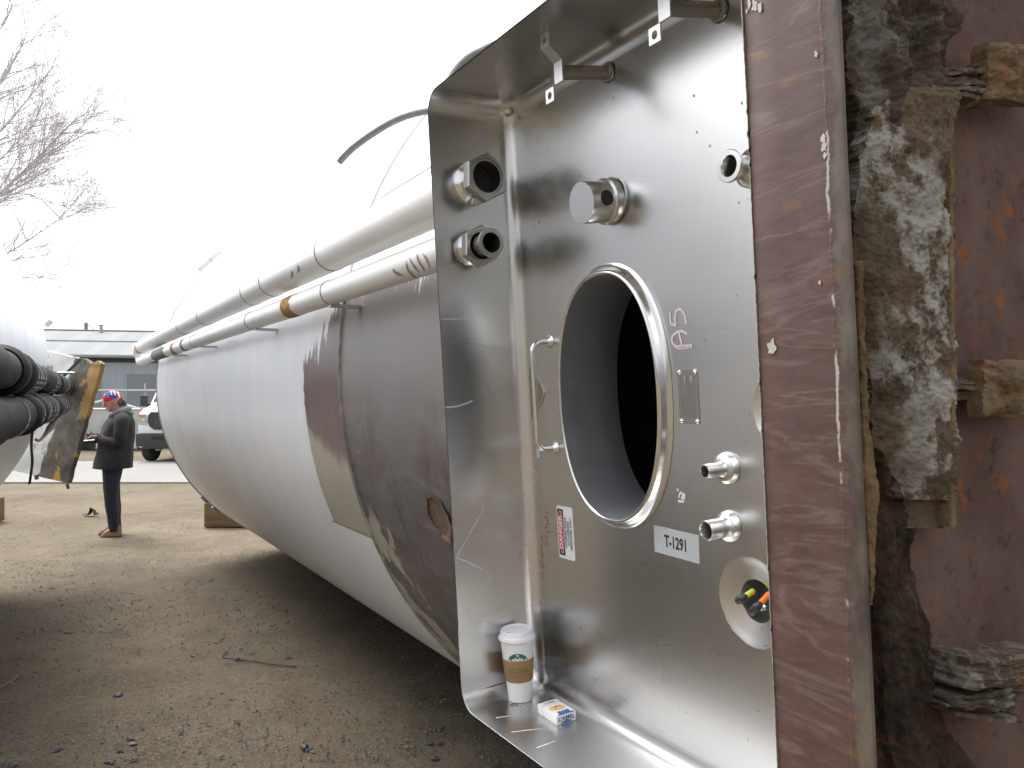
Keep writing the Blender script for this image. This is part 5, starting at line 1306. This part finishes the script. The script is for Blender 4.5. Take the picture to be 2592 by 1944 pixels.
m = MB(); m.tube([(-.52, -.06, .30), (-.42, -.10, .31), (-.35, -.06, .30)], .02, 6); m.build('tow_hook', STEEL_D, van)

# ================================================================== CART, FENCE, WAREHOUSE, POLE, WIRES, TREE
cY = 25.0; c0 = at(185, 960, cY); c1 = at(303, 960, cY); cw = c1.x - c0.x + .5
cart = empty('steel_bin', ((c0.x + c1.x) / 2 - .2, cY, .2)); tag(cart, 'pale galvanised bin with open lid frame behind the man', 'bin')
m = MB(); m.box((0, .6, .62), (cw, 1.2, .95), None, .02); m.build('bin_body', plain('galv_pale', (.42, .43, .41), .55, .3, .12, 2.5), cart)
m = MB()
for a, b in (((-cw / 2, 0, 1.1), (cw / 2, 0, 1.1)), ((-cw / 2, 0, 1.1), (-.2, .4, 1.42)), ((-.2, .4, 1.42), (cw / 2 - .1, .1, 1.12)), ((cw / 2, 0, 0), (cw / 2, 0, 1.25)), ((cw / 2 - .35, 0, 0), (cw / 2 - .35, 0, 1.2)), ((-cw / 2, 1.2, 1.1), (cw / 2, 1.2, 1.1))): m.tube([a, b], .03, 6)
m.build('bin_frame', plain('frame_white', (.42, .43, .42), .5), cart)
m = MB()
for sx in (-1, 1): m.box((sx * (cw / 2 - .15), .6, -.02), (.1, 1.0, .34))
m.build('bin_foot', VB, cart)
fY = 30.0
fence = empty('chain_link_fence', (-17, fY, 0)); tag(fence, 'chain link fence with white top rail in front of the warehouse', 'fence')
WR = plain('galv_wire', (.33, .34, .33), .5, .6); RW = plain('white_rail', (.45, .47, .47), .5)
m = MB(); m.tube([(-20, 0, 1.93), (14, 0, 1.93)], .03, 8); m.build('top_rail', RW, fence)
for k in range(10):
    m = MB(); x = at(312, 800, fY).x + 17 + (k - 6) * 3.4; m.tube([(x, .05, 0), (x, .05, 2.2)], .035, 8); m.build('fence_post', RW, fence)
m = MB()
x0 = -18.0
for i in range(330):
    for sg in (-1, 1):
        x = x0 + i * .085; m.add([(x, 0, .05), (x + .009, 0, .05), (x + .009 + sg * 1.1, 0, 1.9), (x + sg * 1.1, 0, 1.9)], [(0, 1, 2, 3)])
m.build('wire_mesh', WR, fence)
wY = 42.0
wh_ = empty('warehouse', (-25, wY, 0)); tag(wh_, 'long grey metal warehouse with ribbed pale roof behind the yard', 'warehouse')
RF = NT('ribbed_roof'); x, y, z = RF.xyz()[0:3]; sh1 = RF.ramp(RF.math('FRACT', RF.math('MULTIPLY', x, .55)), [(.0, 1), (.28, 1), (.33, 0), (1, 0)]); nn = RF.noise(1.2, 4, .6, (1, .3, 1))
c = RF.mix(nn, (.20, .21, .22), (.25, .26, .27)); c = RF.mix(RF.math('MULTIPLY', sh1, .5), c, (.27, .275, .27)); rb = RF.math('FRACT', RF.math('MULTIPLY', x, 3)); RF.bump(RF.ramp(rb, [(0, 0), (.1, 1), (.2, 0)]), .4, .04); RF = RF.set(c, .85, 0, .1)
WL = NT('blue_grey_cladding'); x, y, z = WL.xyz()[0:3]; nn = WL.noise(1.4, 5, .6, (1, 1, .3)); c = WL.mix(nn, (.35, .40, .44), (.42, .47, .51)); rb = WL.math('FRACT', WL.math('MULTIPLY', x, 2.5)); ln_ = WL.math('MULTIPLY', WL.step(WL.math('ABSOLUTE', WL.math('SUBTRACT', rb, .5)), .06, .02), .3)
c = WL.mix(ln_, c, (.20, .22, .24)); WL.bump(rb, .3, .03); WL = WL.set(c, .55, 0, .3)
def wz(x, y): return (856 - y) / 1720
eL, eR = at(100, 765, wY), at(355, 786, wY); dxw = eR.x - eL.x; sl_ = 0.0
# eave line falls to the right in the picture: the building recedes; turn it about z
turn = radians(-13); wh_.location = (eL.x, wY, 0); wh_.rotation_euler = (0, 0, -turn)
zE, zR, dp_ = 3.95, 5.75, 7.0
m = MB(); X0, X1 = -22, 30
m.add([(X0, 0, 0), (X1, 0, 0), (X1, 0, zE), (X0, 0, zE), (X0, 14, 0), (X1, 14, 0), (X1, 14, zE), (X0, 14, zE), (X0, 7, zR - .05), (X1, 7, zR - .05)], [(0, 1, 2, 3), (5, 4, 7, 6), (4, 0, 3, 8, 7), (1, 5, 6, 9, 2)]); m.build('wall', WL, wh_)
m = MB(); zm = lerp(zE, zR, .5)
for sgn, ya, yb in ((1, -.35, 7.05), (-1, 14.35, 6.95)):
    m.add([(X0, ya, zE - .06), (X1, ya, zE - .06), (X1, (ya + yb) / 2, zm), (X0, (ya + yb) / 2, zm), (X1, yb, zR), (X0, yb, zR)], [(0, 1, 2, 3), (3, 2, 4, 5)])
rf_ = m.build('roof', RF, wh_, 10)
m = MB(); m.box(((X0 + X1) / 2, 3.35, zm + .03), (X1 - X0, .12, .05)); m.box(((X0 + X1) / 2, 7.0, zR + .02), (X1 - X0, .3, .06)); m.build('roof_lap', RW, rf_)
m = MB(); m.box(((X0 + X1) / 2, -.40, zE - .10), (X1 - X0, .12, .12)); m.build('gutter', plain('gutter_grey', (.36, .38, .39), .5), wh_)
m = MB(); m.box(((X0 + X1) / 2, -.012, zE - .32), (X1 - X0, .02, .22)); m.build('dark_eave_strip', plain('eave_dark', (.06, .065, .07), .7), wh_)
for xx in (1.2, 5.4):
    m = MB(); m.box((xx, -.03, 1.45), (2.9, .05, 2.9)); dr_ = m.build('sliding_door', plain('door_grey', (.24, .265, .29), .55, 0, .08, 1), wh_)
m = MB(); m.lathe([(.10, 0), (.10, .35), (.17, .36), (.17, .42), (0, .5)], (1.0, 6.5, zR - .1), (0, 0, 1), 14); m.build('roof_vent', GALV, wh_)
p0 = at(186, 697, 56); m = MB(); m.tube([(0, 0, 0), (0, 0, p0.z)], [.16, .12], 10); pole = m.build('utility_pole', plain('pole_grey_wood', (.20, .19, .18), .8)); pole.location = (p0.x, 56, 0)
tag(pole, 'grey utility pole top rising behind the warehouse roof', 'utility pole')
k = MB(); k.tube(curve([(.05, 0, p0.z - .2), (.35, 0, p0.z - .25), (.7, 0, p0.z - .7), (.95, 0, p0.z - 1.1)], 4), .025, 5); k.tube([(.1, 0, p0.z - .7), (.5, 0, p0.z - .6)], .02, 5); k.build('service_cable', plain('cable_grey', (.12, .12, .12), .7), pole)
for (yl, yr, YY, lab) in ((655, 654, 70, 'topmost thin power line crossing the white sky above the roof'), (640, 637, 78, 'faint thin power line highest over the yard'), (690, 676, 66, 'lower thin power line sloping over the warehouse')):
    a, b = at(-700, yl, YY), at(1500, yr, YY); m = MB()
    m.tube([a.lerp(b, t / 40) + Vector((0, 0, -.5 * sin(pi * t / 40))) for t in range(41)], .016 if yl == 655 else .009, 5); tag(m.build('power_line', plain('wire_grey', (.16, .16, .17), .7)), lab, 'power line', 'power lines')

def tree(name, base, H, rootdir, seed, label, spread=1.0):
    rnd = random.Random(seed); tr = MB(); cr_ = MB(); cnt = [0]
    root = empty(name, base); tag(root, label, 'tree')
    def branch(p, d, ln, r, lvl):
        n = max(3, int(ln / .5) if lvl < 3 else 3); pts = [p.copy()]; rad = [r]; q = p.copy(); dd = d.copy()
        for i in range(n):
            dd = (dd + Vector((rnd.gauss(0, .13), rnd.gauss(0, .13), rnd.gauss(.035, .08)))).normalized(); q = q + dd * (ln / n); pts.append(q.copy()); rad.append(max(.0035, r * (1 - .72 * (i + 1) / n)))
        (tr if lvl == 0 else cr_).tube(pts, rad, 7 if lvl < 2 else (4 if lvl < 4 else 3), False); cnt[0] += 1
        if lvl >= 6 or ln < .22: return
        kids = {0: 9, 1: 9, 2: 8, 3: 7, 4: 5, 5: 2}[lvl]
        for k in range(kids):
            t = lerp(.30 if lvl else .42, 1.0, (k + rnd.random()) / kids); i = min(int(t * n), n - 1); pt = pts[i].lerp(pts[i + 1], t * n - i)
            ax_ = (pts[i + 1] - pts[i]).normalized(); pr_ = ax_.orthogonal().normalized(); pr_.rotate(Matrix.Rotation(rnd.uniform(0, 6.28), 3, ax_)); ang = radians(rnd.uniform(24, 50))
            nd2 = (ax_ * cos(ang) + pr_ * sin(ang) * spread + Vector((0, 0, .10))).normalized()
            branch(pt, nd2, ln * rnd.uniform(.45, .66) * (1.12 - .25 * t), rad[i] * .52, lvl + 1)
    BX, BYp = base[0], base[1]
    def loc(x, y, dy): v = at(x, y, BYp + dy); return Vector((v.x - BX, dy, v.z))
    tp = [Vector((0, 0, 0)), Vector((.1, 0, 3)), Vector((.3, .1, 6)), Vector((.2, .3, 9)), Vector((.6, .2, 13)), Vector((.8, 0, 17)), Vector((1.0, 0, 21))]
    tr.tube(curve([tuple(q) for q in tp], 4), [lerp(.42, .05, i / 24) for i in range(25)], 9, False)
    for li, (pts_, r0) in enumerate(LIMBS):
        P = [Vector(q) for q in curve([tuple(loc(x, y, dy)) for x, y, dy in pts_], 5)]; n = len(P); L = sum((P[i + 1] - P[i]).length for i in range(n - 1))
        cr_.tube(P, [lerp(r0 * .8, .010, i / (n - 1)) for i in range(n)], 6, False)
        for k in range(int(L * 2.6)):
            t = lerp(.18, 1, rnd.random()); i = min(int(t * (n - 1)), n - 2); ax_ = (P[i + 1] - P[i]).normalized()
            pr_ = ax_.orthogonal().normalized(); pr_.rotate(Matrix.Rotation(rnd.uniform(0, 6.28), 3, ax_)); ang = radians(rnd.uniform(20, 48))
            branch(P[i].lerp(P[i + 1], rnd.random()), (ax_ * cos(ang) + pr_ * sin(ang) + Vector((0, 0, .12))).normalized(), rnd.uniform(1.5, 3.4) * (1.15 - .5 * t), lerp(r0, .012, t) * .5 + .004, 3)
    BK = plain('bark_hazed', (.52, .50, .52), .85, 0, .15, 8)  # paler than real bark: glare and haze put into the colour
    tr.build('trunk', BK, root, 60, False); cr_.build('crown', BK, root, 60, False); return cnt[0]
LIMBS = [([(-150, 620, 0), (-60, 470, -1), (0, 418, -1), (90, 332, -2), (160, 262, -2.5), (205, 236, -3)], .10),
         ([(-60, 470, -1), (20, 400, 0), (110, 335, 1), (175, 295, 2), (225, 270, 2)], .06),
         ([(-145, 420, 0), (-60, 270, 0), (0, 180, -1), (45, 105, -1), (62, 55, -1)], .09),
         ([(-150, 480, 0), (-60, 340, 1), (0, 285, 1), (60, 215, 2), (110, 150, 2), (125, 110, 2)], .08),
         ([(-145, 560, 0), (-70, 470, 2), (0, 425, 3), (60, 420, 3), (120, 440, 4), (165, 455, 4)], .06),
         ([(-150, 680, 0), (-80, 590, -2), (0, 556, -2), (60, 520, -3), (120, 480, -3), (160, 465, -3)], .06),
         ([(-148, 640, 0), (-60, 500, 3), (10, 430, 4), (90, 400, 4), (190, 385, 4)], .05),
         ([(-150, 700, 0), (-70, 640, 1), (0, 600, 1), (80, 600, 1), (130, 590, 1)], .05),
         ([(-140, 300, 0), (-60, 160, 1), (-10, 80, 1), (20, 30, 1), (30, -20, 1)], .07),
         ([(-148, 520, 0), (-60, 400, -3), (0, 345, -4), (70, 270, -4), (95, 215, -4)], .06)]
TREE_N = tree('bare_tree', (at(-160, 856, 36).x, 36, 0), 21, Vector((.04, 0, 1)), 5, 'bare leafless tree with fine twigs spreading into the white sky at the left')
